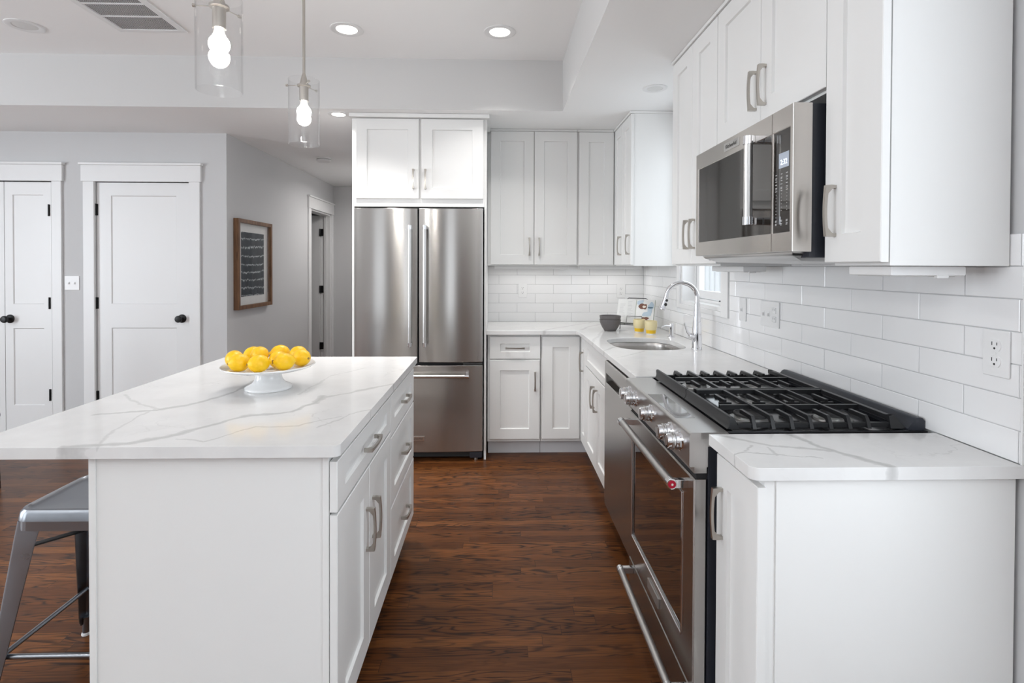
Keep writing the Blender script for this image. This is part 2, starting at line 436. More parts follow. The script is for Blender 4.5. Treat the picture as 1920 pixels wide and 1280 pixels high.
def pull_mb(face, plane, ac, zc, L=.138, vertical=True):
    mb = MB(frame(face, plane)); uc = -ac if face == 'W' else ac
    n = 13; outer, inner = [], []
    for i in range(n):
        k = -1 + 2*i/(n-1)
        outer.append((k*L/2, .0275 + .0045*(1-k*k)))
        inner.append((k*(L/2-.0135), .021 + .0035*(1-k*k)) if abs(k) < .93 else (k/abs(k)*(L/2-.010), .012))
    outer = [(-L/2, 0.0)] + [(-L/2-.001, .014)] + outer + [(L/2+.001, .014), (L/2, 0.0)]
    inner = [(-L/2+.0085, 0.0)] + [(-L/2+.0085, .006)] + inner + [(L/2-.0085, .006), (L/2-.0085, 0.0)]
    lp = []
    for (ao, wo), (ai, wi) in zip(outer, inner):
        wd = .0047 + .0016*min(1, abs(ao)/(L/2))**4
        ring = []
        for (a, ww, q) in ((ao, wo, -1), (ao, wo, 1), (ai, wi, 1), (ai, wi, -1)):
            ring.append((uc+q*wd, zc+a, ww) if vertical else (uc+a, zc+q*wd, ww))
        lp.append(ring)
    mb.loops(lp); return mb
def door(parent, face, plane, a0, a1, z0, z1, hnd=None, name='door', L=.138, **kw):
    d = shaker_mb(face, plane, a0, a1, z0, z1, **kw).build(name, M['cab'], parent)
    if hnd: pull_mb(face, plane, hnd[0], hnd[1], L, hnd[2] if len(hnd) > 2 else True).build('handle', M['nickel'], d)
    return d
def drawer(parent, face, plane, a0, a1, z0, z1, **kw):
    kw.setdefault('rl', .045)
    return door(parent, face, plane, a0, a1, z0, z1, ((a0+a1)/2, (z0+z1)/2, False), 'drawer', **kw)
def text_mesh(name, body, size, Mx, m, parent, extrude=.0004):
    cu = bpy.data.curves.new(name, 'FONT'); cu.body = body; cu.size = size; cu.align_x = 'CENTER'; cu.align_y = 'CENTER'; cu.extrude = extrude
    tmp = bpy.data.objects.new(name, cu); COL.objects.link(tmp)
    bpy.context.view_layer.update()
    me = bpy.data.meshes.new_from_object(tmp.evaluated_get(bpy.context.evaluated_depsgraph_get()))
    bpy.data.objects.remove(tmp); bpy.data.curves.remove(cu)
    root = parent
    while root.parent: root = root.parent
    me.transform(Mx); me.transform(Matrix.Translation(-root.location)); me.materials.clear(); me.materials.append(m)
    o = bpy.data.objects.new(name, me); COL.objects.link(o); o.parent = parent; return o
def at(face, plane, a, z):
    return frame(face, plane) @ Matrix.Translation((-a if face == 'W' else a, z, 0))
def bevel_mod(o, wd=.003, seg=3, ang=40):
    o.modifiers.clear(); b = o.modifiers.new('edge_round', 'BEVEL'); b.width = wd; b.segments = seg; b.limit_method = 'ANGLE'; b.angle_limit = math.radians(ang); b.harden_normals = False
    wn = o.modifiers.new('even_shading', 'WEIGHTED_NORMAL'); wn.keep_sharp = True; wn.weight = 60
    return o

# ------------------------------------------------------------------ key planes (metres, camera stands at x=y=0)
ZC, ZS, ZT = 2.786, 2.441, .914
XW, YB = 1.236, 4.532          # tiled faces of the right and the back wall
YL, XH, YE = 4.444, -2.185, 7.32

# ------------------------------------------------------------------ room shell
struct(R((-6.1, -3.6, -.06), (1.42, 7.6, 0)).build('floor', M['floor']))
struct(R((-6.1, -3.6, ZC), (.447, 3.716, ZC+.1)).build('ceiling', M['ceiling']))
def soffit(name, lo, hi):
    """drywall drop: lower face in ceiling white, upright faces in wall paint"""
    o = struct(R(lo, hi).build(name, M['tray'])); o.data.materials.append(M['ceiling'])
    for p in o.data.polygons:
        if p.normal.z < -.5: p.material_index = 1
    return o
soffit('ceiling_soffit_right', (.447, -3.6, ZS), (1.42, 7.6, ZC+.1))
soffit('ceiling_soffit_back', (-6.1, 3.716, ZS), (.447, 7.6, ZC+.1))
# right wall with the sink window and an unseen opening added for fill light
WY0, WY1, WZ0, WZ1 = 2.945, 3.625, 1.130, 2.26
mb = MB(); X0, X1 = 1.244, 1.40
mb.box((X0, -3.6, 0), (X1, -.9, ZS)); mb.box((X0, -.9, 0), (X1, .9, .5)); mb.box((X0, -.9, 2.35), (X1, .9, ZS)); mb.box((X0, .9, 0), (X1, WY0, ZS)); mb.box((X0, WY1, 0), (X1, 4.7, ZS))
mb.box((X0, WY0, 0), (X1, WY1, WZ0)); mb.box((X0, WY0, WZ1), (X1, WY1, ZS))
struct(mb.build('wall_right', M['wall']))
struct(R((-1.03, 4.540, 0), (1.244, 4.70, ZS)).build('wall_back', M['wall']))
struct(R((-1.03, 4.70, 0), (-.93, YE, ZS)).build('wall_hall_right', M['wall']))
struct(R((-2.4, YE, 0), (-.93, YE+.1, ZS)).build('wall_hall_end', M['wall']))
HY0, HY1, DZ = 6.40, 7.17, 2.045
mb = MB(); mb.box((XH-.12, YL, 0), (XH, HY0, ZS)); mb.box((XH-.12, HY1, 0), (XH, YE, ZS)); mb.box((XH-.12, HY0, DZ), (XH, HY1, ZS))
struct(mb.build('wall_hall_left', M['wall']))
D1 = (-3.225, -2.476); D2 = (-4.50, -3.555)
mb = MB()
mb.box((-6.1, YL, 0), (D2[0], YL+.12, ZS)); mb.box((D2[1], YL, 0), (D1[0], YL+.12, ZS)); mb.box((D1[1], YL, 0), (XH-.12, YL+.12, ZS))
mb.box((D2[0], YL, 2.05), (D2[1], YL+.12, ZS)); mb.box((D1[0], YL, 2.05), (D1[1], YL+.12, ZS))
struct(mb.build('wall_left_back', M['wall']))
# side room behind the open hall door
mb = MB(); mb.box((-4.2, YE, 0), (XH-.12, YE+.1, ZS)); mb.box((-4.3, 4.56, 0), (-4.2, YE+.1, ZS))
struct(mb.build('wall_side_room', M['wall']))
# unseen left and rear walls, openings added to let fill light in
mb = MB(); zs0, zs1 = .45, 2.45
mb.box((-6.1, -3.6, 0), (-6.0, YL, zs0)); mb.box((-6.1, -3.6, zs1), (-6.0, YL, ZC))
for a, b in ((-3.6, -2.4), (-.8, .4), (2.0, YL)): mb.box((-6.1, a, zs0), (-6.0, b, zs1))
struct(mb.build('wall_left', M['wall']))
mb = MB(); mb.box((-6.0, -3.6, 0), (1.244, -3.5, zs0)); mb.box((-6.0, -3.6, zs1), (1.244, -3.5, ZC))
for a, b in ((-6.0, -3.0), (-2.3, -1.2), (-.7, 1.244)): mb.box((a, -3.6, zs0), (b, -3.5, zs1))
struct(mb.build('wall_rear', M['wall']))

# door casings
def casing(n, face, plane, a0, a1, zt=2.045, cw=.085, t=.018):
    mb = MB(frame(face, plane)); u0, u1 = span(face, a0, a1)
    mb.box((u0-cw, 0, 0), (u0, zt, t), .002); mb.box((u1, 0, 0), (u1+cw, zt, t), .002)
    mb.box((u0-cw-.012, zt, 0), (u1+cw+.012, zt+.13, t+.006), .002)
    mb.box((u0-cw-.022, zt+.13, 0), (u1+cw+.022, zt+.148, t+.02), .002)
    return struct(mb.build(n, M['trim']))
casing('trim_1', 'S', YL, D1[0], D1[1]); casing('trim_2', 'S', YL, D2[0], D2[1], cw=.075)
casing('trim_3', 'E', XH, HY0, HY1)
mb = MB()
mb.box((XH-.12, HY0, 0), (XH, HY0+.018, DZ), .001); mb.box((XH-.12, HY1-.018, 0), (XH, HY1, DZ), .001); mb.box((XH-.12, HY0, DZ-.018), (XH, HY1, DZ), .001)
mb.box((XH-.075, HY1-.03, 0), (XH-.04, HY1-.018, DZ-.018), .001)
struct(mb.build('trim_4', M['trim']))
def baseboard(n, lo, hi): struct(MB().box(lo, hi, .003).build(n, M['trim']))
baseboard('baseboard_left_back', (D1[1]+.087, YL-.015, 0), (XH, YL, .13))
baseboard('baseboard_closet', (D2[1]+.077, YL-.015, 0), (D1[0]-.087, YL, .13))
baseboard('baseboard_hall', (XH, YL, 0), (XH+.015, HY0-.09, .13))
baseboard('baseboard_hall_end', (XH+.016, YE-.015, 0), (-1.03, YE, .13))

def panel_door(n, face, plane, a0, a1, z0, z1, st, knob=None, hinges=(), t=.036, hw=.013):
    """two-panel door with a tall upper and a short lower panel"""
    u0, u1 = span(face, a0, a1); mb = MB(frame(face, plane)); rd = .008
    b = [mb.v(p) for p in rect(u0, u1, z0, z1, -t)]; f = [mb.v(p) for p in rect(u0, u1, z0, z1, 0)]
    for i in range(4): mb.face([b[i], b[(i+1) % 4], f[(i+1) % 4], f[i]])
    mb.face(list(reversed(b)))
    v0, v1, v2, v3 = z0+.24, .870, 1.062, 1.936
    zs = [z0, v0, v1, v2, v3, z1]; us = [u0, u0+st, u1-st, u1]
    g = {}
    for i, u in enumerate(us):
        for j, z in enumerate(zs):
            if (i in (0, 3)) and (j in (0, 5)): g[i, j] = f[{(0, 0): 0, (3, 0): 1, (3, 5): 2, (0, 5): 3}[i, j]]
            else: g[i, j] = mb.v((u, z, 0))
    for i in range(3):
        for j in range(5):
            q = [g[i, j], g[i+1, j], g[i+1, j+1], g[i, j+1]]
            if i == 1 and j in (1, 3):
                e = .006
                r = [mb.v(p) for p in rect(us[1]+e, us[2]-e, zs[j]+e, zs[j+1]-e, -rd)]
                for k in range(4): mb.face([q[k], q[(k+1) % 4], r[(k+1) % 4], r[k]])
                mb.face(r)
            else: mb.face(q)
    o = struct(mb.build(n, M['trim']))
    if knob:
        kb = MB(frame(face, plane)); u = -knob[0] if face == 'W' else knob[0]
        def ring(r, w): return [(u+r*math.cos(2*PI*k/28), knob[1]+r*math.sin(2*PI*k/28), w) for k in range(28)]
        kb.loops([ring(.034, 0), ring(.034, .006), ring(.028, .010), ring(.012, .013), ring(.011, .032), ring(.020, .038), ring(.0275, .048), ring(.028, .058), ring(.022, .068), ring(.008, .071)])
        kb.build('door_knob', M['blackmetal'], o)
    for (hu, hz) in hinges:
        hb = MB(frame(face, plane)); hb.box((hu-hw, hz-.046, -.004), (hu+hw, hz+.046, .004), .001)
        hb.tube([(hu-.002, hz-.047, .007), (hu-.002, hz+.047, .007)], min(.006, hw*.8), 10)
        hb.build('hinge', M['blackmetal'], o)
    return o
panel_door('door_1', 'S', YL+.012, D1[0]+.004, D1[1]-.004, .012, 2.040, .112, (-2.548, .945), [(D1[0]+.002, z) for z in (1.822, 1.070, .315)])
panel_door('door_2', 'S', YL-.014, -3.922, D2[1]-.004, .012, 2.036, .062, (-3.884, .945), [(D2[1]-.018, z) for z in (1.812, 1.070, .335)], hw=.0055)
panel_door('door_3', 'S', YL-.014, D2[0]+.004, -3.927, .012, 2.036, .088, None, [])
# open hall door, swung into the side room
o = panel_door('door_4', 'S', HY1-.035, XH-.12-.74, XH-.125, .012, 2.030, .112, (XH-.79, .945), [])
for hz in (1.81, 1.07, .33):
    hb = MB(); hb.box((XH-.128, HY1-.034, hz-.046), (XH-.080, HY1-.0305, hz+.046), .001); hb.tube([(XH-.122, HY1-.040, hz-.047), (XH-.122, HY1-.040, hz+.047)], .007, 10)
    hb.build('hinge', M['blackmetal'], o)

# ------------------------------------------------------------------ tile backsplash (each tile a bevelled piece of the wall's surface)
def tiles(name, face, plane, a0, a1, rows, phase, hole=None, extra=None):
    mb = MB(frame(face, plane)); W_, H_ = .305, .0781; gr = .0022; u0, u1 = span(face, a0, a1)
    rnd = random.Random(3)
    mb.box((u0, ZT, -.012), (u1, ZT+H_*rows, -.0025)) if not hole else None
    if hole:
        h0, h1 = span(face, hole[0], hole[1])
        top = ZT+H_*rows
        for (p, q, z0, z1) in ((u0, h0, ZT, top), (h1, u1, ZT, top), (h0, h1, ZT, hole[2])): mb.box((p, z0, -.012), (q, z1, -.0025))
    nb = len(mb.b.faces)
    for r in range(rows):
        z0 = ZT+r*H_; z1 = z0+H_-gr
        ph = phase if (rows-1-r+extra) % 2 == 0 else phase+W_/2
        k = math.floor((u0-ph)/W_)
        while ph+k*W_ < u1:
            p, q = max(u0, ph+k*W_), min(u1, ph+(k+1)*W_)-gr
            k += 1
            segs = [(p, q, z0, z1)]
            if hole and z1 > hole[2]:
                ns = []
                for (a, b, c, d) in segs:
                    if b <= h0 or a >= h1: ns.append((a, b, c, d)); continue
                    if c < hole[2]: ns.append((max(a, h0), min(b, h1), c, hole[2]))
                    if a < h0: ns.append((a, h0, c, d))
                    if b > h1: ns.append((h1, b, c, d))
                segs = ns
            for (a, b, c, d) in segs:
                if b-a < .004 or d-c < .004: continue
                j = [rnd.uniform(-.0003, .0003) for _ in range(4)]; e = .0016
                mb.loops([rect(a, b, c, d, -.0025), rect(a, b, c, d, -.0014), [(x, y, w+jj) for (x, y, w), jj in zip(rect(a+e, b-e, c+e, d-e, -.0003), j)]], cap0=False)
    o = mb.build(name, M['tile'], smooth=25); o.data.materials.append(M['grout'])
    for i, p in enumerate(o.data.polygons):
        if i < nb: p.material_index = 1
    return struct(o)
tiles('wall_tile_back', 'S', YB, -.075, XW+.006, 6, .171, None, 0)
tiles('wall_tile_right', 'W', XW, 1.236, YB-.001, 7, -1.396, (2.845, 3.705, 1.103), 1)
struct(MB().box((1.2335, 1.231, ZT), (1.2455, 1.2355, ZT+.547)).build('trim_5', M['trim']))

# ------------------------------------------------------------------ sink window
mb = MB(frame('W', 1.2445)); u0, u1 = -WY1, -WY0; cw = .09
mb.box((u0-.055, WZ0-.027, 0), (u0, WZ1+.09, .014), .0015); mb.box((u1, WZ0-.027, 0), (u1+cw, WZ1+.09, .014), .0015)
mb.box((u0, WZ0-.027, 0), (u1, WZ0, .014), .0015); mb.box((u0, WZ1, 0), (u1, WZ1+.09, .014), .0015)
struct(mb.build('trim_6', M['trim']))
win = MB(frame('W', 1.244))
for a, b in ((0, .022), (.022, .04)):
    w0 = -.15 if a == 0 else -.13; w1 = -.001 if a == 0 else -.085
    win.box((u0+a, WZ0+a, w0), (u0+b, WZ1-a, w1), .001); win.box((u1-b, WZ0+a, w0), (u1-a, WZ1-a, w1), .001)
    win.box((u0+b, WZ0+a, w0), (u1-b, WZ0+b, w1), .001); win.box((u0+b, WZ1-b, w0), (u1-b, WZ1-a, w1), .001)
w1_ = struct(win.build('window_1', M['trim']))
sash = MB(frame('W', 1.244)); s0, s1, sz0, sz1 = u0+.045, u1-.045, WZ0+.045, WZ1-.045
sash.box((s0, sz0, -.125), (s0+.045, sz1, -.09), .003); sash.box((s1-.045, sz0, -.125), (s1, sz1, -.09), .003)
sash.box((s0+.045, sz0, -.125), (s1-.045, sz0+.05, -.09), .003); sash.box((s0+.045, sz1-.05, -.125), (s1-.045, sz1, -.09), .003)
sash.build('window_sash', M['trim'], w1_)
MB(frame('W', 1.244)).box((s0+.045, sz0+.05, -.110), (s1-.045, sz1-.05, -.106)).build('window_pane', M['pane'], w1_)
MB(frame('W', 1.244)).box((u1-.20, WZ0+.042, -.085), (u1-.13, WZ0+.050, -.06), .002).build('window_latch', M['blackmetal'], w1_)
# neighbouring house seen through the panes
nh = thing('neighbouring_house', (3.4, 5.5, -.5), 'white sided neighbouring house wall outside the kitchen sink window', 'house')
mb = MB(); mb.box((3.42, 2.0, -.5), (3.6, 10, 4.2))
for k in range(40): mb.box((3.40, 2.0+.2*k, -.5), (3.42, 2.0+.2*k+.035, 4.2), .003)
mb.build('siding', M['siding'], nh)
MB().box((3.37, 2.0, 4.0), (3.6, 10, 4.2), .005).build('fascia', M['siding'], nh)
MB().tube([(3.33, 4.8, -.5), (3.33, 4.8, 3.9)], .035).build('downspout', M['siding'], nh)

# ------------------------------------------------------------------ ceiling fittings
def downlight(x, y, z, on, label, r=.097, pw=8.5, sp=84, grp='recessed ceiling downlights'):
    t_ = thing('recessed_downlight', (x, y, z), label, 'ceiling light', grp)
    MB().lathe([(r, 0), (r, -.003), (r-.006, -.006), (r*.66, -.004), (r*.62, -.0005)], (x, y, z), 40, cap=False).build('trim_ring', M['trim'], t_)
    if on:
        MB().lathe([(r*.63, -.0008), (r*.62, -.0035), (r*.3, -.0045), (0, -.005)], (x, y, z), 32, cap=False).build('lens', M['lens_on'], t_)
        area_light('downlight_beam', (0, 0, -.012), (0, 0, -1), r*1.2, r*1.2, pw, (1, .975, .95), 'DISK', t_, math.radians(sp))
    else:
        MB().lathe([(r*.63, -.0008), (r*.60, -.0022), (r*.3, -.0030), (0, -.0034)], (x, y, z), 32, cap=False).build('lens', M['lens_off'], t_)
    return t_
downlight(-.899, 3.272, ZC, True, 'lit recessed downlight in the tray ceiling above the left fridge door')
downlight(.013, 3.276, ZC, True, 'lit recessed downlight nearest the inner corner of the tray ceiling', .097, 6.5, 110)
downlight(-2.785, 3.290, ZC, False, 'unlit recessed downlight left of the ceiling air vent')
downlight(.938, 3.215, ZS, False, 'small unlit downlight in the dropped ceiling above the sink window', .072)
downlight(-1.115, 3.850, ZS, True, 'downlight half hidden behind the crown of the cabinet over the fridge', .072, 4.5)
# unseen downlights added to brighten the room and the hall
for (x, y) in ((-2.785, .6), (-4.3, 2.2), (-2.785, -1.6), (-.9, -1.6)):
    downlight(x, y, ZC, True, 'unseen recessed downlight added in the tray ceiling to brighten the room')
downlight(-1.25, 6.3, ZS, True, 'unseen recessed downlight added behind the fridge to brighten the hall', .072, 13, 165)

vent = thing('ceiling_air_vent', (-2.07, 3.05, ZC), 'white louvred return air vent in the tray ceiling', 'air vent')
vx0, vx1, vy0, vy1 = -2.268, -1.868, 2.60, 3.34
mb = MB(); bz = ZC-.009
for lo, hi in (((vx0, vy0), (vx1, vy0+.035)), ((vx0, vy1-.035), (vx1, vy1)), ((vx0, vy0+.035), (vx0+.035, vy1-.035)), ((vx1-.035, vy0+.035), (vx1, vy1-.035))):
    mb.box((lo[0], lo[1], bz), (hi[0], hi[1], ZC-.0005), .003)
for yy in (2.835, 2.985, 3.135): mb.box((vx0+.035, yy-.006, bz+.001), (vx1-.035, yy+.006, ZC-.002), .001)
mb.build('vent_frame', M['trim'], vent)
MB().box((vx0+.03, vy0+.03, ZC-.0015), (vx1-.03, vy1-.03, ZC-.0006)).build('dark_backing', M['dark'], vent)
mb = MB(); n = 33
for i in range(n):
    x = vx0+.04+(vx1-vx0-.08)*i/(n-1)
    mb.bar((x, vy0+.035, ZC-.0045), (x, vy1-.035, ZC-.0045), .0028, .0012)
mb.build('louvres', M['trim'], vent)

sd = thing('smoke_detector', (-1.714, 5.415, ZS), 'round white smoke detector on the hall ceiling', 'smoke detector')
MB().lathe([(.072, 0), (.072, -.010), (.066, -.012), (.066, -.020), (.070, -.022), (.066, -.036), (.05, -.044), (0, -.046)], (-1.714, 5.415, ZS), 32).build('housing', M['plastic'], sd)
MB().lathe([(.0665, -.0150), (.0668, -.0165), (.0665, -.0180)], (-1.714, 5.415, ZS), 32, cap=False).build('vent_slots', M['slot'], sd)

def pendant(y, label):
    x = -.865; zb, zt = 1.918, 2.207
    p = thing('pendant_lamp', (x, y, ZC), label, 'pendant lamp', 'glass cylinder pendants over the island')
    MB().lathe([(.065, 0), (.065, -.014), (.055, -.024), (.012, -.028)], (x, y, ZC), 32).build('canopy', M['nickel'], p)
    MB().tube([(x, y, ZC-.026), (x, y, 2.22)], .0062, 12).build('rod', M['nickel'], p)
    s = MB().lathe([(.0065, 2.235), (.0105, 2.222), (.018, 2.190), (.020, 2.186), (.029, 2.184), (.029, 2.177), (.0195, 2.175), (.0195, 2.112), (.017, 2.110)], (x, y, 0), 28)
    s.build('socket', M['nickel'], p)
    for a in (.08, .08+2*PI/3, .08+4*PI/3):
        c, sn = math.cos(a+PI), math.sin(a+PI); mb = MB()
        mb.tube([(x+.024*c, y+.024*sn, 2.181), (x+.074*c, y+.074*sn, 2.181)], .0018, 8)
        mb.tube([(x+.070*c, y+.070*sn, 2.181), (x+.078*c, y+.078*sn, 2.181)], .0055, 12)
        mb.build('glass_holder', M['nickel'], p)
    R1, R0 = .0665, .0640
    MB().lathe([(R1, zb+.001), (R1, zt-.001), (R1-.0012, zt), (R0, zt-.001), (R0, zb+.001), (R1-.0012, zb), (R1, zb+.001)], (x, y, 0), 64, cap=False).build('glass_shade', M['shade'], p)
    MB().lathe([(.0135, 2.112), (.016, 2.100), (.0205, 2.088), (.0215, 2.084)], (x, y, 0), 24).build('bulb_base', M['bulbneck'], p)
    prof = [(.0215, 2.086)] + [(.0305*math.sin(a), 2.064+.0305*math.cos(a)) for a in [PI*k/14 for k in range(4, 15)]]
    MB().lathe(prof, (x, y, 0), 28).build('bulb', M['bulb'], p)
    return p
pendant(1.717, 'clear glass pendant lamp at the near end of the island, cut by the frame top')
pendant(2.457, 'clear glass pendant lamp over the far end of the island, before the fridge')

# ------------------------------------------------------------------ cabinets: base runs
XD, XB = .611, .631       # door face and box face on the right
YD, YX = 3.915, 3.935     # door face and box face at the back
def bodybox(parent, lo, hi): return MB().box(lo, hi, .0015).build('body', M['cab'], parent)

c = thing('base_cabinet', (.93, 1.36, 0), 'short white base cabinet under the near worktop, right of the range', 'cabinet')
bodybox(c, (XB, 1.250, .0), (XW-.002, 1.478, .882))
MB().box((XB+.026, 1.246, 0), (XW-.002, 1.2505, .882), .001).build('end_panel', M['cab'], c)
door(c, 'W', XD, 1.243, 1.478, .118, .862, (1.440, .712), st=.068)
c = thing('base_cabinet', (.93, 3.30, 0), 'white sink base cabinet with two doors left of the dishwasher', 'cabinet')
bodybox(c, (XB, 2.918, .10), (XW-.002, 3.702, .882-.22)); MB().box((XB, 2.918, .66), (XB+.018, 3.702, .882), .001).build('face_rail', M['cab'], c)
MB().box((XB+.05, 2.918, 0), (XB+.07, 3.702, .10)).build('toe_kick', M['toe'], c)
door(c, 'W', XD, 2.921, 3.699, .700, .868, name='false_drawer_front', rl=.045)
door(c, 'W', XD, 2.921, 3.308, .118, .692, (3.345-.085, .560)); door(c, 'W', XD, 3.312, 3.699, .118, .692, (3.36, .560))
c = thing('base_cabinet', (.93, 3.80, 0), 'narrow white pull-out base cabinet in the corner beside the sink base', 'cabinet')
bodybox(c, (XB, 3.706, .10), (XW-.002, 3.93, .882)); MB().box((XB+.05, 3.706, 0), (XB+.07, 3.98, .10)).build('toe_kick', M['toe'], c)
door(c, 'W', XD, 3.704, 3.895, .118, .868, (3.80, .705), st=.055)
c = thing('base_cabinet', (.13, 4.2, 0), 'white back wall base cabinet with one drawer over one door, beside the fridge', 'cabinet')
bodybox(c, (-.066, YX, .10), (.320, YB-.008, .882)); MB().box((-.062, 3.986, 0), (.320, 4.005, .10)).build('toe_kick', M['toe'], c)
drawer(c, 'S', YD, -.050, .316, .706, .866, rl=.050)
door(c, 'S', YD, -.050, .312, .122, .698, (.278, .545))
c = thing('base_cabinet', (.46, 4.2, 0), 'white blind corner base cabinet with one plain door without a handle', 'cabinet')
bodybox(c, (.323, YX, .10), (XB-.001, YB-.008, .882)); MB().box((.323, 3.986, 0), (.70, 4.005, .10)).build('toe_kick', M['toe'], c)
door(c, 'S', YD, .331, .604, .122, .866)

# ------------------------------------------------------------------ worktops
def slab(poly, z0, z1, hole=None):
    b = bmesh.new()
    def ring(z, pts): 
        vs = [b.verts.new((x, y, z)) for x, y in pts]
        return vs, [b.edges.new((vs[i], vs[(i+1) % len(vs)])) for i in range(len(vs))]
    caps = {}
    for z in (z0, z1):
        vo, eo = ring(z, poly); es = list(eo); vh = None
        if hole: vh, eh = ring(z, hole); es += eh
        bmesh.ops.triangle_fill(b, use_beauty=True, use_dissolve=False, edges=es, normal=(0, 0, 1))
        caps[z] = (vo, vh)
    for k in ((0, 1) if hole else (0,)):
        lo, hi = caps[z0][k], caps[z1][k]
        for i in range(len(lo)):
            j = (i+1) % len(lo); b.faces.new((lo[i], lo[j], hi[j], hi[i]))
    m_ = MB(); m_.b.free(); m_.b = b; return m_
def rnd_corner(cx, cy, r, a0, a1, n=6): return [(cx+r*math.cos(a0+(a1-a0)*i/n), cy+r*math.sin(a0+(a1-a0)*i/n)) for i in range(n+1)]
XF, YF = .589, 3.886
SKX, SKY, SRX, SRY = .895, 3.245, .212, .258
def superell(rx, ry, n=48, e=3.0):
    out = []
    for i in range(n):
        a = 2*PI*i/n; ca, sa = math.cos(a), math.sin(a)
        out.append((SKX+rx*math.copysign(abs(ca)**(2/e), ca), SKY+ry*math.copysign(abs(sa)**(2/e), sa)))
    return out
poly = [(XF, 2.272), (XW, 2.272), (XW, YB), (-.074, YB), (-.074, YF)] + [(x, y) for x, y in reversed(rnd_corner(XF-.02, YF-.02, .02, 0, PI/2, 5))]
o = slab(poly, .884, ZT, superell(SRX, SRY)).build('worktop', M['quartz_far']); bevel_mod(o, .0025)
tag(o, 'L-shaped white veined quartz worktop around the sink and along the back wall', 'worktop')
poly = rnd_corner(XF+.022, 1.227+.022, .022, PI, 1.5*PI) + [(1.243, 1.227), (1.243, 1.231), (XW-.003, 1.231), (XW-.003, 1.480), (XF, 1.480)]
o = slab(poly, .884, ZT).build('worktop', M['quartz_near']); bevel_mod(o, .0035)
tag(o, 'short white veined quartz worktop piece at the near side of the range', 'worktop')
IX0, IX1, IY0, IY1 = -1.371, -.405, 1.400, 2.777
poly = rnd_corner(IX1-.02, IY0+.02, .02, 1.5*PI, 2*PI) + rnd_corner(IX1-.012, IY1-.012, .012, 0, .5*PI) + rnd_corner(IX0+.02, IY1-.02, .02, .5*PI, PI) + rnd_corner(IX0+.02, IY0+.02, .02, PI, 1.5*PI)
o = slab(poly, .884, ZT).build('island_worktop', M['quartz_island']); bevel_mod(o, .0035)
tag(o, 'large white veined quartz island worktop with the cake stand on it', 'worktop')

# sink bowl
sk = thing('sink', (SKX, SKY, .70), 'undermount stainless steel sink bowl set in the L-shaped worktop', 'sink')
def ringz(rx, ry, z): return [(x, y, z) for x, y in superell(rx, ry)]
MB().loops([ringz(SRX+.022, SRY+.022, .882), ringz(SRX+.005, SRY+.005, .882), ringz(SRX-.002, SRY-.002, .86), ringz(SRX-.012, SRY-.012, .72), ringz(SRX-.05, SRY-.05, .695), ringz(.03, .03, .690)], cap0=False).build('bowl', M['sinksteel'], sk)
MB().lathe([(.042, .694), (.040, .697), (.028, .694), (0, .694)], (SKX, SKY, 0), 24).build('drain', M['chrome'], sk)

# faucet
fc = thing('kitchen_faucet', (1.125, 3.010, ZT), 'tall chrome gooseneck pull-down faucet at the near corner of the sink', 'faucet')
fx, fy = 1.125, 3.010
MB().lathe([(.0285, ZT), (.0285, ZT+.004), (.0268, ZT+.012), (.0262, ZT+.08), (.0235, ZT+.13), (.0195, ZT+.19), (.0165, ZT+.235), (.0155, ZT+.26)], (fx, fy, 0), 28).build('body', M['chrome'], fc)
ex, ey = .945, 3.055; pts = [(fx, fy, ZT+.25)]
rr = math.hypot(ex-fx, ey-fy)/2*.90; mx, my = fx+(ex-fx)*.45, fy+(ey-fy)*.45
ux, uy = (ex-fx)/math.hypot(ex-fx, ey-fy), (ey-fy)/math.hypot(ex-fx, ey-fy)
for k in range(0, 25):
    a = PI - k*PI*.97/24*1.0
    pts.append((mx+ux*rr*math.cos(PI-a)*-1, my+uy*rr*math.cos(PI-a)*-1, ZT+.290+rr*1.0*math.sin(a)))
MB().tube(pts, .0125, 14).build('spout', M['chrome'], fc)
hp = Vector(pts[-1]); hd = (Vector(pts[-1])-Vector(pts[-3])).normalized(); hd = (hd+Vector((ux*.05, uy*.05, 0))).normalized()
sh = MB().tube([hp-hd*.004, hp+hd*.004, hp+hd*.03, hp+hd*.075, hp+hd*.082], [.0130, .0148, .0152, .0185, .0165], 18).build('spray_head', M['chrome'], fc)
side = Vector((uy, -ux, 0))
for q, rr_ in ((.026, .007), (.050, .009)):
    p = hp+hd*q-side*.0; MB().tube([p+Vector((.3, -1, .0)).normalized()*.012, p+Vector((.3, -1, 0)).normalized()*.0195], rr_, 12).build('spray_button', M['slot'], sh)
MB().tube([(fx-.01, fy-.004, ZT+.075), (fx-.030, fy-.006, ZT+.072), (fx-.045, fy-.01, ZT+.080)], [.014, .0165, .015], 14).build('handle_hub', M['chrome'], fc)
MB().tube([(fx-.040, fy-.01, ZT+.080), (fx-.056, fy-.012, ZT+.098), (fx-.068, fy-.014, ZT+.130), (fx-.076, fy-.015, ZT+.150)], [.0085, .0075, .0055, .0045], 12).build('lever', M['chrome'], fc)
# soap dispenser
sp = thing('soap_dispenser', (1.150, 3.53, ZT), 'small chrome soap dispenser pump behind the sink', 'soap dispenser')
MB().lathe([(.026, ZT), (.026, ZT+.003), (.015, ZT+.006), (.0135, ZT+.05), (.017, ZT+.06), (.017, ZT+.086), (.014, ZT+.090)], (1.150, 3.53, 0), 24).build('pump', M['chrome'], sp)
MB().tube([(1.15, 3.53, ZT+.074), (1.11, 3.525, ZT+.076), (1.085, 3.522, ZT+.068), (1.083, 3.522, ZT+.060)], [.007, .006, .0055, .005], 12).build('nozzle', M['chrome'], sp)

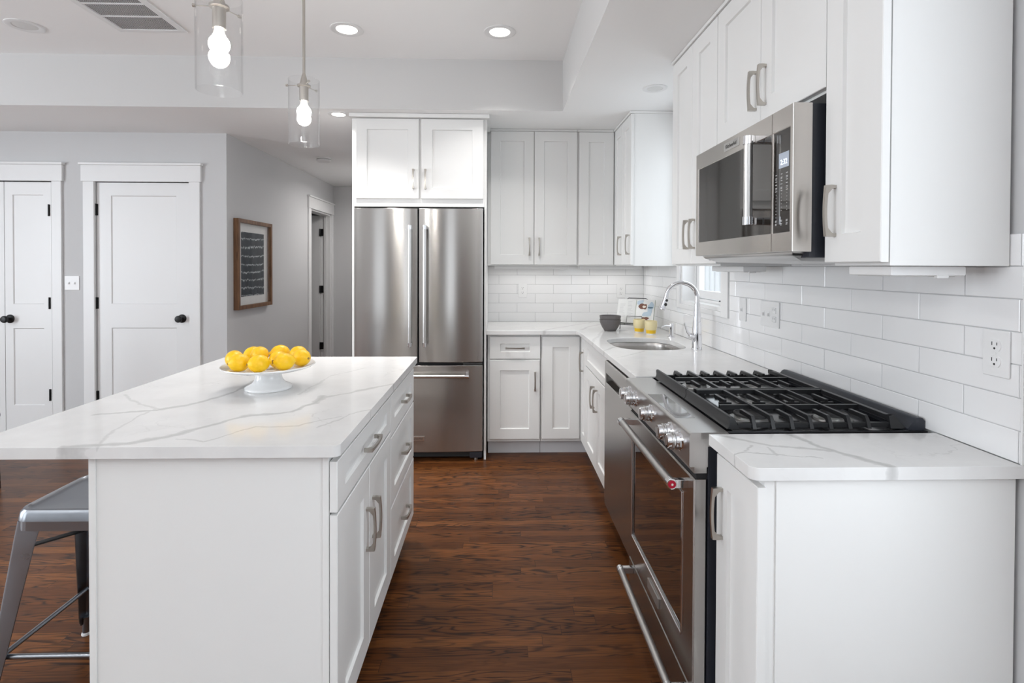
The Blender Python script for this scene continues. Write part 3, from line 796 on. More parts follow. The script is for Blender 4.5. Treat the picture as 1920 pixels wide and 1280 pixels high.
# ------------------------------------------------------------------ items by the sink
def bowl(z, label):
    t_ = MB().lathe([(.036, 0), (.040, .0), (.043, .004), (.060, .030), (.073, .060), (.0765, .080), (.0765, .083), (.0735, .083), (.070, .062), (.056, .033), (.038, .010), (0, .008)], (0, 0, 0), 48)
    o = t_.build('bowl', M['grey_glaze']); o.location = (.818, 3.88, z); return tag(o, label, 'bowl', 'nested grey bowls')
bowl(ZT+.0005, 'lower grey ceramic bowl standing on the worktop by the cookbook')
bowl(ZT+.0275, 'upper grey ceramic bowl nested inside the lower one by the cookbook')
def cup(x, y, label):
    o = MB().lathe([(.030, 0), (.031, .002), (.033, .012), (.034, .026), (.040, .038), (.0425, .060), (.0415, .090), (.0400, .0915), (.0385, .090), (.0395, .06), (.036, .04), (.028, .03), (0, .028)], (0, 0, 0), 40).build('cup', M['cup'])
    o.location = (x, y, ZT+.0005); return tag(o, label, 'cup', 'yellow dipped cups')
cup(1.008, 3.80, 'left cream ceramic cup with yellow base in front of the cookbook')
cup(1.060, 3.69, 'right cream ceramic cup with yellow base, nearer the soap dispenser')

# cookbook stand with open book
Lb, Rb = Vector((.905, 4.02, ZT)), Vector((1.150, 3.90, ZT))
ud = (Rb-Lb).normalized(); nd = Vector((ud.y, -ud.x, 0)); tilt = math.radians(28)
vd = (Vector((0, 0, 1))*math.cos(tilt) - nd*math.sin(tilt)).normalized(); wd_ = ud.cross(vd).normalized()
if wd_.dot(nd) < 0: wd_ = -wd_
org = Lb + Vector((0, 0, .040)) + ud*.123 + vd*0
BM = Matrix(((ud.x, vd.x, wd_.x, org.x), (ud.y, vd.y, wd_.y, org.y), (ud.z, vd.z, wd_.z, org.z), (0, 0, 0, 1)))
st_ = thing('cookbook_stand', tuple(org-Vector((0, 0, .04))), 'thin black wire easel holding the open cookbook', 'book stand')
mb = MB(BM); mb.tube([(-.115, -.006, -.004), (-.115, -.006, .028)], .003, 8); mb.tube([(-.115, -.006, .028), (.115, -.006, .028)], .003, 8); mb.tube([(.115, -.006, -.004), (.115, -.006, .028)], .003, 8)
mb.tube([(-.115, -.006, -.004), (.115, -.006, -.004)], .003, 8); mb.tube([(-.075, -.006, -.006), (-.075, .205, -.008), (-.065, .213, -.008), (.065, .213, -.008), (.075, .205, -.008), (.075, -.006, -.006)], .003, 8)
mb.build('wire_frame', M['blackmetal'], st_)
for k in (-.1, .1):
    p = BM @ Vector((k, -.006, .02)); MB().tube([p, (p.x+nd.x*.012, p.y+nd.y*.012, ZT+.003)], .003, 8).build('leg', M['blackmetal'], st_)
p0 = BM @ Vector((0, .15, -.009)); MB().tube([p0, (p0.x-nd.x*.13, p0.y-nd.y*.13, ZT+.003)], .003, 8).build('leg', M['blackmetal'], st_)
mb = MB(BM); mb.tube([(-.055, .0, .0285), (-.055, .050, .0285), (.055, .050, .0285), (.055, .0, .0285)], .0022, 8); mb.build('page_holder', M['blackmetal'], st_)
bk = thing('cookbook', tuple(BM @ Vector((0, 0, 0))), 'open cookbook with a food photograph page on the wire easel', 'book')
def pages(sgn):
    n = 8; up_, lo_ = [], []
    for i in range(n+1):
        k = i/n; u = sgn*(.002+.133*k); h = .006+.013*math.sin(min(1, k*1.6)*PI/2)*(1-.35*k)
        up_.append((u, h)); lo_.append((u, .002))
    pl = up_+list(reversed(lo_)); mb = MB(BM); return mb.loops([[(u, .001, h) for u, h in pl], [(u, .193, h) for u, h in pl]])
pages(-1).build('left_pages', M['paper'], bk); rp = pages(1).build('right_pages', M['paper'], bk)
MB(BM).box((-.138, -.001, -.001), (.138, .196, .002), .0005).build('cover', mat('pale_green_cover', (.45, .50, .38), .6), bk)
def hpage(u):
    k = (abs(u)-.002)/.133; return .006+.013*math.sin(min(1, k*1.6)*PI/2)*(1-.35*k)+.0008
mb = MB(BM)
for r in range(13):
    for c0, c1 in ((-.118, -.070), (-.060, -.016)):
        if r < 2 and c0 < -.1: continue
        e = c0+(c1-c0)*random.uniform(.55, 1); z = .172-.0105*r
        mb.loops([[(c0, z, hpage(c0)), (e, z, hpage(e)), (e, z+.0016, hpage(e)), (c0, z+.0016, hpage(c0))]], cap0=False)
mb.build('recipe_lines', mat('grey_print', (.50, .50, .50), .7), bk)
pg = NT(M['paper'])
def blob(name, uc, vc, ru, rv, m, jag=.2, seed=1):
    rn = random.Random(seed); mb = MB(BM); n = 26; ph = [rn.uniform(0, 6) for _ in range(3)]
    pts = []
    for i in range(n):
        a = 2*PI*i/n; k = 1+jag*(math.sin(2*a+ph[0])+.6*math.sin(3*a+ph[1])+.4*math.sin(5*a+ph[2]))/2
        u = uc+ru*k*math.cos(a); u = min(.132, max(.006, u)); v = min(.188, max(.006, vc+rv*k*math.sin(a)))
        pts.append((u, v, hpage(u)+.0002*seed))
    c = mb.v((uc, vc, hpage(uc)+.0002*seed)); vs = [mb.v(p) for p in pts]
    for i in range(n): mb.face([c, vs[i], vs[(i+1) % n]])
    return mb.build(name, m, bk)
blue = mat('pale_blue_cloth_print', (.48, .58, .66), .6); dkb = mat('dark_blue_print', (.10, .17, .22), .6)
brn = mat('brown_food_print', (.16, .055, .030), .5)
blob('printed_cloth', .028, .172, .026, .022, blue, .3, 1); blob('printed_cloth', .108, .125, .022, .045, blue, .35, 2); blob('printed_cloth', .085, .075, .028, .022, blue, .3, 3)
blob('printed_stripe', .108, .128, .018, .007, dkb, .2, 4)
blob('printed_bread', .045, .138, .026, .022, brn, .15, 5); blob('printed_bread', .068, .135, .016, .019, brn, .25, 6)
blob('printed_plate', .062, .134, .012, .010, mat('cream_print', (.75, .70, .62), .5), .2, 7); blob('printed_bread', .078, .040, .022, .014, brn, .35, 8)

# ------------------------------------------------------------------ wall plates
def outlet(face, plane, a, z, label, grp='duplex outlets'):
    p = thing('wall_outlet', tuple(at(face, plane, a, z).translation), label, 'outlet', grp); Mx = at(face, plane, a, z)
    MB(Mx).box((-.036, -.0575, .0), (.036, .0575, .006), .003).build('cover_plate', M['plastic'], p)
    for s in (1, -1):
        mb = MB(Mx); zc = s*.0195
        pts = [(.0165*math.cos(t_), zc+max(-.0135, min(.0135, .0175*math.sin(t_)))) for t_ in [2*PI*k/28 for k in range(28)]]
        mb.loops([[(u, v, .006) for u, v in pts], [(u*.98, zc+(v-zc)*.98, .0085) for u, v in pts]]); rc = mb.build('receptacle', M['plastic'], p)
        mb = MB(Mx); mb.box((-.0075, zc+.000, .0084), (-.0055, zc+.009, .0088)); mb.box((.0055, zc+.001, .0084), (.0075, zc+.008, .0088))
        mb.loops([[(.0028*math.cos(k*PI/5), zc-.007+.0028*math.sin(k*PI/5), .0084) for k in range(10)], [(.0028*math.cos(k*PI/5), zc-.007+.0028*math.sin(k*PI/5), .0088) for k in range(10)]])
        mb.build('slots', M['slot'], rc)
    MB(Mx).tube([(0, 0, .005), (0, 0, .0072)], .003, 10).build('screw', M['plastic'], p)
    return p
outlet('S', YB, .217, 1.176, 'white duplex outlet on the back wall tiles between fridge and corner')
outlet('S', YB, 1.045, 1.172, 'white duplex outlet on the back wall tiles just above the cookbook')
outlet('W', XW, 1.300, 1.167, 'white duplex outlet on the right wall above the short worktop, nearest the camera')
def switch(face, plane, a, z, w_, label, toggles, outs=0):
    p = thing('light_switch', tuple(at(face, plane, a, z).translation), label, 'light switch', 'switch plates'); Mx = at(face, plane, a, z)
    MB(Mx).box((-w_/2, -.0575, 0), (w_/2, .0575, .006), .003).build('cover_plate', M['plastic'], p)
    for u in toggles:
        MB(Mx).box((u-.005, -.012, .006), (u+.005, .012, .0075), .001).build('toggle_slot', M['plastic'], p)
        MB(Mx).box((u-.0035, -.009, .007), (u+.0035, .004, .016), .001).build('toggle', M['plastic'], p)
    if outs:
        for s in (1, -1):
            rc = MB(Mx).box((outs-.015, s*.0195-.013, .006), (outs+.015, s*.0195+.013, .0085), .003).build('receptacle', M['plastic'], p)
            mb = MB(Mx); mb.box((outs-.0075, s*.0195, .0084), (outs-.0055, s*.0195+.009, .0088)); mb.box((outs+.0055, s*.0195, .0084), (outs+.0075, s*.0195+.008, .0088)); mb.build('slots', M['slot'], rc)
    return p
switch('S', YL, -3.408, 1.232, .115, 'white double toggle switch plate between the two closet doors', (-.023, .023))
switch('W', XW, 2.680, 1.165, .073, 'narrow white switch plate on the tiles next to the sink window', (0,))
switch('W', XW, 2.410, 1.165, .165, 'wide white switch and outlet plate on the tiles behind the range', (-.046, .0), .046)

# ------------------------------------------------------------------ upper cabinets
ZU0, ZU1, ZD0, ZD1 = 1.382, 2.424, 1.391, 2.421
def crown(parent, lo, hi): MB().box(lo, hi, .002).build('crown_strip', M['cab'], parent)
c = thing('wall_cabinet', (.28, 4.37, ZU0), 'tall white double-door wall cabinet beside the fridge on the back wall', 'cabinet')
bodybox(c, (-.072, 4.220, ZU0), (.622, YB-.008, ZU1)); crown(c, (-.072, 4.205, ZU1), (.622, YB-.008, ZS-.001))
door(c, 'S', 4.200, -.050, .285, ZD0, ZD1, (.251, 1.530)); door(c, 'S', 4.200, .289, .621, ZD0, ZD1, (.327, 1.530))
c = thing('wall_cabinet', (.78, 4.37, ZU0), 'white single-door corner wall cabinet without a handle on the back wall', 'cabinet')
bodybox(c, (.624, 4.220, ZU0), (.931, YB-.008, ZU1)); crown(c, (.624, 4.205, ZU1), (.905, YB-.008, ZS-.001))
door(c, 'S', 4.200, .637, .908, ZD0, ZD1)
XU, XUB = .913, .934
c = thing('wall_cabinet', (1.08, 4.0, ZU0), 'white two-door wall cabinet in the corner, left of the sink window', 'cabinet')
bodybox(c, (XUB, 3.685, ZU0), (XW+.004, YB-.008, ZU1)); crown(c, (.906, 3.680, ZU1), (XW+.004, YB-.008, ZS-.001))
door(c, 'W', XU, 3.935, 4.193, ZD0, ZD1, (3.965, 1.530), st=.06); door(c, 'W', XU, 3.680, 3.931, ZD0, ZD1, (3.715, 1.530), st=.06)
c = thing('wall_cabinet', (1.08, 2.52, ZU0), 'tall white double-door wall cabinet between sink window and microwave', 'cabinet')
bodybox(c, (XUB, 2.238, ZU0), (XW-.002, 2.806, ZU1)); crown(c, (.906, 2.232, ZU1), (XW-.002, 2.812, ZS-.001))
door(c, 'W', XU, 2.522, 2.804, ZD0, ZD1, (2.555, 1.530)); door(c, 'W', XU, 2.238, 2.518, ZD0, ZD1, (2.480, 1.530))
c = thing('wall_cabinet', (1.08, 1.865, 1.872), 'short white double-door wall cabinet above the microwave', 'cabinet')
bodybox(c, (XUB, 1.494, 1.872), (XW-.002, 2.234, ZU1)); crown(c, (.906, 1.492, ZU1), (XW-.002, 2.231, ZS-.001))
door(c, 'W', XU, 1.866, 2.232, 1.880, ZD1, (1.895, 1.998)); door(c, 'W', XU, 1.490, 1.862, 1.880, ZD1, (1.826, 1.998))
c = thing('wall_cabinet', (1.08, 1.38, ZU0), 'tall white single-door wall cabinet at the right, nearest the camera', 'cabinet')
bodybox(c, (XUB+.006, 1.270, ZU0), (XW-.002, 1.482, ZU1)); crown(c, (.906, 1.268, ZU1), (XW-.002, 1.491, ZS-.001))
door(c, 'W', XU, 1.265, 1.486, ZD0, ZD1, (1.440, 1.530), st=.072)

def cablight(y0, y1, x0, x1, label, lit=0):
    L = thing('under_cabinet_light', ((x0+x1)/2, (y0+y1)/2, ZU0), label, 'light fitting', 'under-cabinet lights'); z1 = ZU0-.0005
    MB().box((x0, y0, z1-.024), (x1, y1, z1), .004).build('housing', M['plastic'], L)
    MB().box((x0+.012, y0+.02, z1-.0265), (x1-.012, y1-.02, z1-.0235), .001).build('diffuser', M['lens_off'], L)
    if lit:
        area_light('bar_glow', (0, 0, -.030), (0, 0, -1), (x1-x0)*.9, y1-y0-.05, lit, (1, .98, .95), 'RECTANGLE', L)
    MB().box((x1-.075, y0-.0015, z1-.030), (x1-.045, y0+.010, z1-.022), .002).build('rocker_switch', M['plastic'], L)
    return L
cablight(1.300, 1.46, .965, 1.155, 'white plastic light bar under the wall cabinet nearest the camera')
cablight(2.28, 2.62, 1.05, 1.15, 'white plastic light bar under the wall cabinet next to the sink window')

cablight(4.30, 4.42, -.02, .58, 'unseen light bar added under the double wall cabinet to brighten the back tiles', .55)  # both lit bars at the back are added, unseen fill for the tiles
cablight(4.30, 4.42, .66, 1.16, 'unseen light bar added under the corner wall cabinet to brighten the back tiles', .55)

# fridge surround
c = thing('fridge_cabinet', (-.54, 4.0, 0), 'white double-door cabinet over the fridge with crown and tall side panels', 'cabinet')
MB().box((-1.020, 3.845, 0), (-1.004, YB-.008, 2.412), .001).build('side_panel', M['cab'], c)
MB().box((-.090, 3.845, 0), (-.0745, YB-.008, 2.412), .001).build('side_panel', M['cab'], c)
bodybox(c, (-1.004, 3.842, 1.795), (-.090, YB-.008, 2.412))
MB().box((-1.030, 3.798, 2.412), (-.055, 4.2, 2.4395), .003).build('crown_strip', M['cab'], c)
door(c, 'S', 3.822, -.988, -.550, 1.850, 2.408, (-.586, 1.985), st=.076); door(c, 'S', 3.822, -.533, -.098, 1.850, 2.408, (-.502, 1.985), st=.076)

# ------------------------------------------------------------------ fridge
fr = thing('refrigerator', (-.548, 4.15, 0), 'stainless steel french-door refrigerator with bottom freezer drawer', 'refrigerator')
MB().box((-.998, 3.868, .062), (-.098, 4.515, 1.780), .004).build('body', M['casing'], fr)
def bowed(u0, u1, z0, z1, sag, yf=3.80, t=.065, n=16, tilt=0.0):
    """gently convex door skin"""
    fl = []; e = .006
    prof = []
    for i in range(n+1):
        k = -1+2*i/n; prof.append((u0+(u1-u0)*i/n, yf+sag*k*k))
    lp = [(u0, yf+t)] + [(u0, yf+sag+e)] + [(u0+e*.3, yf+sag+e*.3)] + prof[1:-1] + [(u1-e*.3, yf+sag+e*.3), (u1, yf+sag+e)] + [(u1, yf+t)]
    mb = MB(); zz = [z0, z0+.003, z1-.003, z1]; ins = [.003, 0, 0, .003]
    lps = []
    for z, q in zip(zz, ins): lps.append([(min(max(x, u0+q), u1-q), y+q*.7, z) for x, y in lp])
    return mb.loops(lps)
def barhandle(parent, p0, p1, out, r=.0125, cap=.03):
    """appliance bar handle with chrome ends; out = offset from face to bar axis"""
    p0, p1, out = Vector(p0), Vector(p1), Vector(out); d = (p1-p0).normalized()
    h = MB().tube([p0+out+d*cap*.9, p1+out-d*cap*.9], r, 18).build('handle', M['steel_top'], parent)
    mb = MB()
    for p, s in ((p0, 1), (p1, -1)):
        a = p+out
        mb.tube([a, a+d*s*.002, a+d*s*cap], [r*.9, r*1.12, r*1.12], 18)
        mb.bar(p+d*s*cap*.5, p+out+d*s*cap*.5, cap*.62, r*1.5, upw=d.cross(out.normalized()))
    mb.build('handle_mount', M['chrome'], h); return h
dl = bowed(-.998, -.555, .702, 1.780, .010).build('door', M['steel'], fr)
barhandle(dl, (-.602, 3.806, .815), (-.602, 3.806, 1.660), (0, -.048, 0))
dr = bowed(-.547, -.098, .702, 1.780, .010).build('door', M['steel'], fr)
barhandle(dr, (-.500, 3.806, .815), (-.500, 3.806, 1.660), (0, -.048, 0))
dz = bowed(-.998, -.098, .070, .678, .012).build('freezer_drawer', M['steel'], fr)
barhandle(dz, (-.905, 3.803, .612), (-.191, 3.803, .612), (0, -.048, 0), r=.012)
MB().box((-.99, 3.862, .672), (-.10, 3.868, .708)).build('door_gap', M['dark'], fr)
MB().box((-.98, 3.875, .012), (-.115, 3.93, .062), .003).build('toe_grille', M['slot'], fr)
for x in (-.95, -.145): MB().box((x-.045, 3.835, .014), (x+.045, 3.90, .058), .008).build('foot_cover', M['casing'], fr)
for x in (-.95, -.145): MB().lathe([(.014, 0), (.014, .014)], (x, 3.86, 0), 14).build('foot', M['nickel'], fr)
MB().box((-.235, 3.81, .682), (-.10, 3.87, .698), .003).build('hinge_cover', M['slot'], fr)
pl = MB().box((-.612, 3.794, .152), (-.504, 3.813, .184), .001).build('nameplate', M['steel_top'], dz)
text_mesh('nameplate_lettering', 'KitchenAid', .0185, at('S', 3.7935, -.558, .168), M['ink'], pl)

# ------------------------------------------------------------------ dishwasher
dw = thing('dishwasher', (.90, 2.59, 0), 'stainless steel dishwasher with pocket handle between sink base and range', 'dishwasher')
MB().box((.640, 2.283, .02), (XW-.01, 2.905, .878), .003).build('tub', M['casing'], dw)
mb = MB(); x0, x1 = .586, .638; y0, y1 = 2.286, 2.908
prof = [(x1, .095), (x0+.004, .095), (x0, .099), (x0, .757), (x0+.003, .760), (x0+.034, .768), (x0+.034, .800), (x0+.003, .806), (x0, .809), (x0, .866), (x0+.006, .872), (x1, .872)]
mb.loops([[(x, y0, z) for x, z in prof], [(x, y0+.035, z) for x, z in prof], [(x, y1-.035, z) for x, z in prof], [(x, y1, z) for x, z in prof]])
mb.build('door', M['steel'], dw)
for ya, yb in ((y0+.0005, y0+.03), (y1-.03, y1-.0005)): MB().box((x0+.0005, ya, .7572), (x0+.036, yb, .8088)).build('handle_pocket_end', M['steel'], dw)
MB().box((.66, 2.29, .0), (.68, 2.90, .095)).build('toe_kick', M['slot'], dw)

# ------------------------------------------------------------------ range
RY0, RY1 = 1.508, 2.262
rg = thing('gas_range', (.90, 1.885, 0), 'stainless steel gas range with black cast iron grates and five knobs', 'range')
MB().box((.600, RY0+.004, .03), (1.215, RY1-.004, .880), .003).build('body', M['casing'], rg)
# control deck: bull-nose front with flat top
prof = [(.598, .812), (.547, .812), (.545, .816), (.545, .900), (.5475, .9065), (.553, .910), (.655, .910), (.658, .906), (.658, .880), (.64, .870), (.598, .87)]
MB().loops([[(x, y, z) for x, z in prof] for y in (RY0, RY1)]).build('control_panel', M['steel_top'], rg)
MB().box((.560, RY0+.004, .792), (.598, RY1-.004, .813), .002).build('lower_rail', M['steel_top'], rg)
dsp = MB().box((.5545, 1.655, .9095), (.6150, 1.965, .9108), .0004).build('display_glass', mat('grey_display_glass', (.10, .10, .095), .05, Coat_Weight=1.0), rg)
for ky in (2.183, 2.098, 1.885, 1.672, 1.587):
    k = MB().lathe([(.031, .545), (.030, .540), (.026, .537), (.0255, .528), (.0225, .526), (.0222, .506), (.0205, .503), (0, .5025)], (0, ky, .862), 30, 'X').build('knob', M['chrome'], rg)
    MB().lathe([(.0255, .5225), (.0262, .5215), (.0262, .5165), (.0255, .5155)], (0, ky, .862), 30, 'X').build('knob_ring', M['steel_top'], k)
    MB().box((.5012, ky-.0035, .850), (.5030, ky+.0035, .878), .001).build('knob_grip', M['steel_top'], k)
# oven door
XO = .560
do = MB(); 
W0, W1, V0, V1 = 1.606, 2.206, .270, .700
fr_ = frame('W', XO); do.M = fr_
uo0, uo1 = -(RY1-.006), -(RY0+.004)
do.loops([rect(uo0, uo1, .166, .775, -.034), rect(uo0, uo1, .166, .775, -.004), rect(uo0+.004, uo1-.004, .170, .771, 0),
          rect(-W1, -W0, V0, V1, 0), rect(-W1+.006, -W0-.006, V0+.006, V1-.006, -.005)], cap1=False)
od = do.build('oven_door', M['steel'], rg)
MB(fr_).box((-W1+.004, V0+.004, -.012), (-W0-.004, V1-.004, -.0045)).build('oven_window', M['ovenglass'], od)
mb = MB(fr_)
for a, b in (((-W1, V0), (-W0, V0)), ((-W0, V0), (-W0, V1)), ((-W0, V1), (-W1, V1)), ((-W1, V1), (-W1, V0))): mb.tube([(a[0], a[1], .0005), (b[0], b[1], .0005)], .003, 8)
mb.build('window_bezel', M['chrome'], od)
MB(fr_).box((-1.955, .205, 0), (-1.825, .240, .006), .001).build('badge_plate', M['steel_top'], od)
def rangehandle(parent, z, xh):
    h = MB().tube([(xh, 1.572, z), (xh, 2.188, z)], .0132, 20).build('handle', M['steel_top'], parent)
    for y, s in ((1.556, 1), (2.204, -1)):
        mb = MB(); mb.tube([(xh, y, z), (xh, y+s*.001, z), (xh, y+s*.022, z)], [.0145, .0158, .0158], 22)
        mb.box((xh+.004, y+s*.001, z-.0125), (XO+.002, y+s*.021, z+.0125), .002)
        e = mb.build('handle_bracket', M['chrome'], h)
    return h
h1 = rangehandle(od, .744, .512)
for y, s in ((1.556, -1), (2.204, 1)):
    md = MB().tube([(.512, y-s*.001, .744), (.512, y+s*.0012, .744)], .0118, 22).build('handle_medallion', M['red'], h1)
    MB().tube([(.512, y, .744), (.512, y+s*.0022, .744)], .0035, 14).build('medallion_stud', M['chrome'], md)
wd2 = MB(frame('W', XO+.002)); wd2.loops([rect(uo0, uo1, .030, .158, -.034), rect(uo0, uo1, .030, .158, -.003), rect(uo0+.003, uo1-.003, .033, .155, 0)])
bd = wd2.build('warming_drawer', M['steel'], rg); rangehandle(bd, .135, .510)
MB().box((.572, RY0+.008, .156), (.60, RY1-.010, .168)).build('drawer_gap', M['dark'], rg)
MB().box((.568, RY0+.008, .774), (.60, RY1-.010, .793)).build('door_gap', M['dark'], rg)
MB().box((.62, RY0+.02, 0), (1.18, RY1-.02, .03)).build('base', M['slot'], rg)
# cooktop
MB().box((.658, RY0+.002, .895), (1.2335, RY1-.002, .904), .003).build('cooktop', M['enamel'], rg)
for ya, yb in ((RY0, RY0+.010), (RY1-.010, RY1)): MB().box((.656, ya, .880), (1.2335, yb, .9115), .002).build('cooktop_edge', M['enamel'], rg)
mb = MB(); pr_ = [(1.186, .904), (1.184, .915), (1.196, .930), (1.205, .942), (1.214, .946), (1.226, .945), (1.2335, .936), (1.2335, .904)]
mb.loops([[(x, y, z) for x, z in pr_] for y in (RY0+.012, RY1-.012)]); mb.build('rear_vent_trim', M['casing'], rg)
for bx, by, br in ((.79, 1.655, .050), (1.05, 1.655, .040), (.92, 1.885, .056), (.79, 2.115, .040), (1.05, 2.115, .048)):
    MB().lathe([(br+.016, .9035), (br+.014, .909), (br-.002, .911), (br-.002, .918)], (bx, by, 0), 32, cap=False).build('burner_base', mat('burner_aluminium', (.55, .55, .54), .35, .9), rg)
    MB().lathe([(br, .918), (br+.002, .920), (br+.001, .925), (br-.006, .9285), (0, .930)], (bx, by, 0), 32).build('burner_cap', mat('matte_burner_cap', (.045, .045, .046), .5), rg)
# grates: two castings meeting at the centre line
ZG = .947
xs_all = [.742, .797, .853, .909, .966, 1.022, 1.078]
for half in (0, 1):
    ya, yb = (RY0+.020, 1.883) if half == 0 else (1.887, RY1-.020)
    g = MB()
    # broad sloping front bar (concave face)
    pf = [(.661, .9135), (.6665, .921), (.668, .931), (.6665, .943), (.669, .948), (.676, .949), (.684, .941), (.690, .926), (.697, .9135)]
    def sec(y, dz=0): return [(x, y, z-dz) for x, z in pf]
    g.loops([sec(ya), sec(yb)])
    # rear bar
    g.bar((1.148, ya+.012, ZG-.007), (1.148, yb, ZG-.007), .014, .014)
    # end and inner rails along x
    ye, yi = (ya, yb) if half == 0 else (yb, ya)
    s = 1 if half == 0 else -1
    g.bar((.695, ye+s*.014, ZG-.026), (1.165, ye+s*.014, ZG-.026), .013, .013)
    g.bar((.70, yi-s*.008, ZG-.007), (1.150, yi-s*.008, ZG-.007), .012, .014)
    ymid = ye+s*.150
    g.bar((.70, ymid, ZG-.009), (1.150, ymid, ZG-.009), .011, .014)
    for k, x in enumerate(xs_all):
        # end finger: rises from the end rail
        long = k % 2 == 1
        t_end = yi if long else ye+s*.090
        g.loops([[(x-.0055, ye+s*.000, .9125), (x+.0055, ye+s*.000, .9125), (x+.0055, ye+s*.012, .9125), (x-.0055, ye+s*.012, .9125)],
                 [(x-.005, ye+s*.010, ZG-.010), (x+.005, ye+s*.010, ZG-.010), (x+.005, ye+s*.024, ZG-.014), (x-.005, ye+s*.024, ZG-.014)],
                 [(x-.0045, ye+s*.018, ZG), (x+.0045, ye+s*.018, ZG), (x+.0045, ye+s*.034, ZG-.012), (x-.0045, ye+s*.034, ZG-.012)]])
        g.bar((x, ye+s*.018, ZG-.006), (x, t_end, ZG-.006), .0095, .012)
        if not long:
            g.bar((x, ye+s*.205, ZG-.006), (x, ye+s*.285, ZG-.006), .0095, .012)
            g.bar((x-.02, ye+s*.205, ZG-.012), (x+.02, ye+s*.205, ZG-.012), .008, .008)
    # rear corner foot
    g.loops([[(1.140, ye, .9125), (1.185, ye, .9125), (1.185, ye+s*.012, .9125), (1.140, ye+s*.012, .9125)], [(1.141, ye+s*.010, ZG), (1.155, ye+s*.010, ZG), (1.155, ye+s*.026, ZG), (1.141, ye+s*.026, ZG)]])
    for (fx_, fy_) in ((.72, yi-s*.01), (1.14, yi-s*.01)): g.box((fx_-.006, fy_-.006, .904), (fx_+.006, fy_+.006, ZG-.01))
    g.build('grate', M['iron'], rg)

# ------------------------------------------------------------------ microwave
mw = thing('microwave', (1.0, 1.875, 1.42), 'stainless steel over-the-range microwave with dark glass front', 'microwave')
MY0, MY1, XM = 1.507, 2.246, .832
MB().box((.886, MY0+.004, 1.405), (XW-.004, MY1-.004, 1.842), .003).build('case', M['casing'], mw)
MB().box((1.00, MY0+.03, 1.842), (1.2, MY1-.03, 1.8715)).build('mounting_spacer', M['slot'], mw)
fm = frame('W', XM)
def skin(u0, u1, g0, g1, name):
    """stainless front with a glass opening g0..g1"""
    mb = MB(fm)
    mb.loops([rect(u0, u1, 1.422, 1.842, -.056), rect(u0, u1, 1.422, 1.842, -.004), rect(u0+.001, u1-.001, 1.424, 1.840, 0),
              rect(g0, g1, 1.478, 1.780, 0), rect(g0+.002, g1-.002, 1.480, 1.778, -.003)], cap1=False); return mb.build(name, M['steel_bright'], mw)
YS = 1.622
dm = skin(-MY1, -(YS+.0008), -(MY1-.022), -(YS+.003), 'door'); pm = skin(-(YS-.0008), -MY0, -(YS-.003), -(MY0+.012), 'control_panel')
MB(fm).box((-(MY1-.021), 1.479, -.010), (-(YS+.002), 1.779, -.0025)).build('door_glass', M['microglass'], dm)
gp = MB(fm).box((-(YS-.002), 1.479, -.010), (-(MY0+.013), 1.779, -.0025)).build('panel_glass', M['microglass'], pm)
h = MB().tube([(.790, 1.688, 1.535), (.790, 1.688, 1.765)], .0135, 20).build('handle', M['steel_top'], dm)
for z, s in ((1.522, 1), (1.778, -1)):
    mb = MB(); mb.tube([(.790, 1.688, z-s*.012), (.790, 1.688, z-s*.011), (.790, 1.688, z+s*.014)], [.0145, .0158, .0158], 22); mb.box((.793, 1.676, z-.012), (XM+.002, 1.700, z+.012), .002); mb.build('handle_bracket', M['chrome'], h)
pl = MB(fm).box((-1.965, 1.797, 0), (-1.845, 1.826, .003), .0008).build('nameplate', M['steel_top'], dm)
text_mesh('nameplate_lettering', 'KitchenAid', .0195, at('W', XM-.0032, 1.905, 1.811), M['ink'], pl)
lc = MB(fm).box((-1.585, 1.668, -.0026), (-1.530, 1.712, -.0018)).build('display', M['lcd'], gp)
text_mesh('display_digits', '2:32', .022, at('W', XM+.0015, 1.557, 1.684), M['lcdtext'], lc)
rn = random.Random(5)
for ci, cu in enumerate((-1.600, -1.570, -1.540)):
    mb = MB(fm)
    for r in range(16):
        z = 1.650-.0097*r
        if r in (12, 13) and ci: continue
        wd_2 = .010 if r < 6 or r > 13 else .003
        mb.box((cu-wd_2/2*rn.uniform(.7, 1.1), z, -.0026), (cu+wd_2/2, z+.0022, -.0021))
        if r > 13 or r in (1, 4): mb.box((cu-wd_2/2, z-.0035, -.0026), (cu+wd_2/2*.8, z-.0018, -.0021))
    mb.build('key_markings', M['marking'], gp)
mb = MB(); mb.loops([[(.850, MY0+.03, 1.4215), (1.21, MY0+.03, 1.4215), (1.21, MY1-.03, 1.4215), (.850, MY1-.03, 1.4215)], [(.856, MY0+.04, 1.412), (1.21, MY0+.04, 1.400), (1.21, MY1-.04, 1.400), (.856, MY1-.04, 1.412)], [(.90, MY0+.07, 1.396), (1.19, MY0+.07, 1.390), (1.19, MY1-.07, 1.390), (.90, MY1-.07, 1.396)]])
mb.build('vent_tray', M['steel_top'], mw)

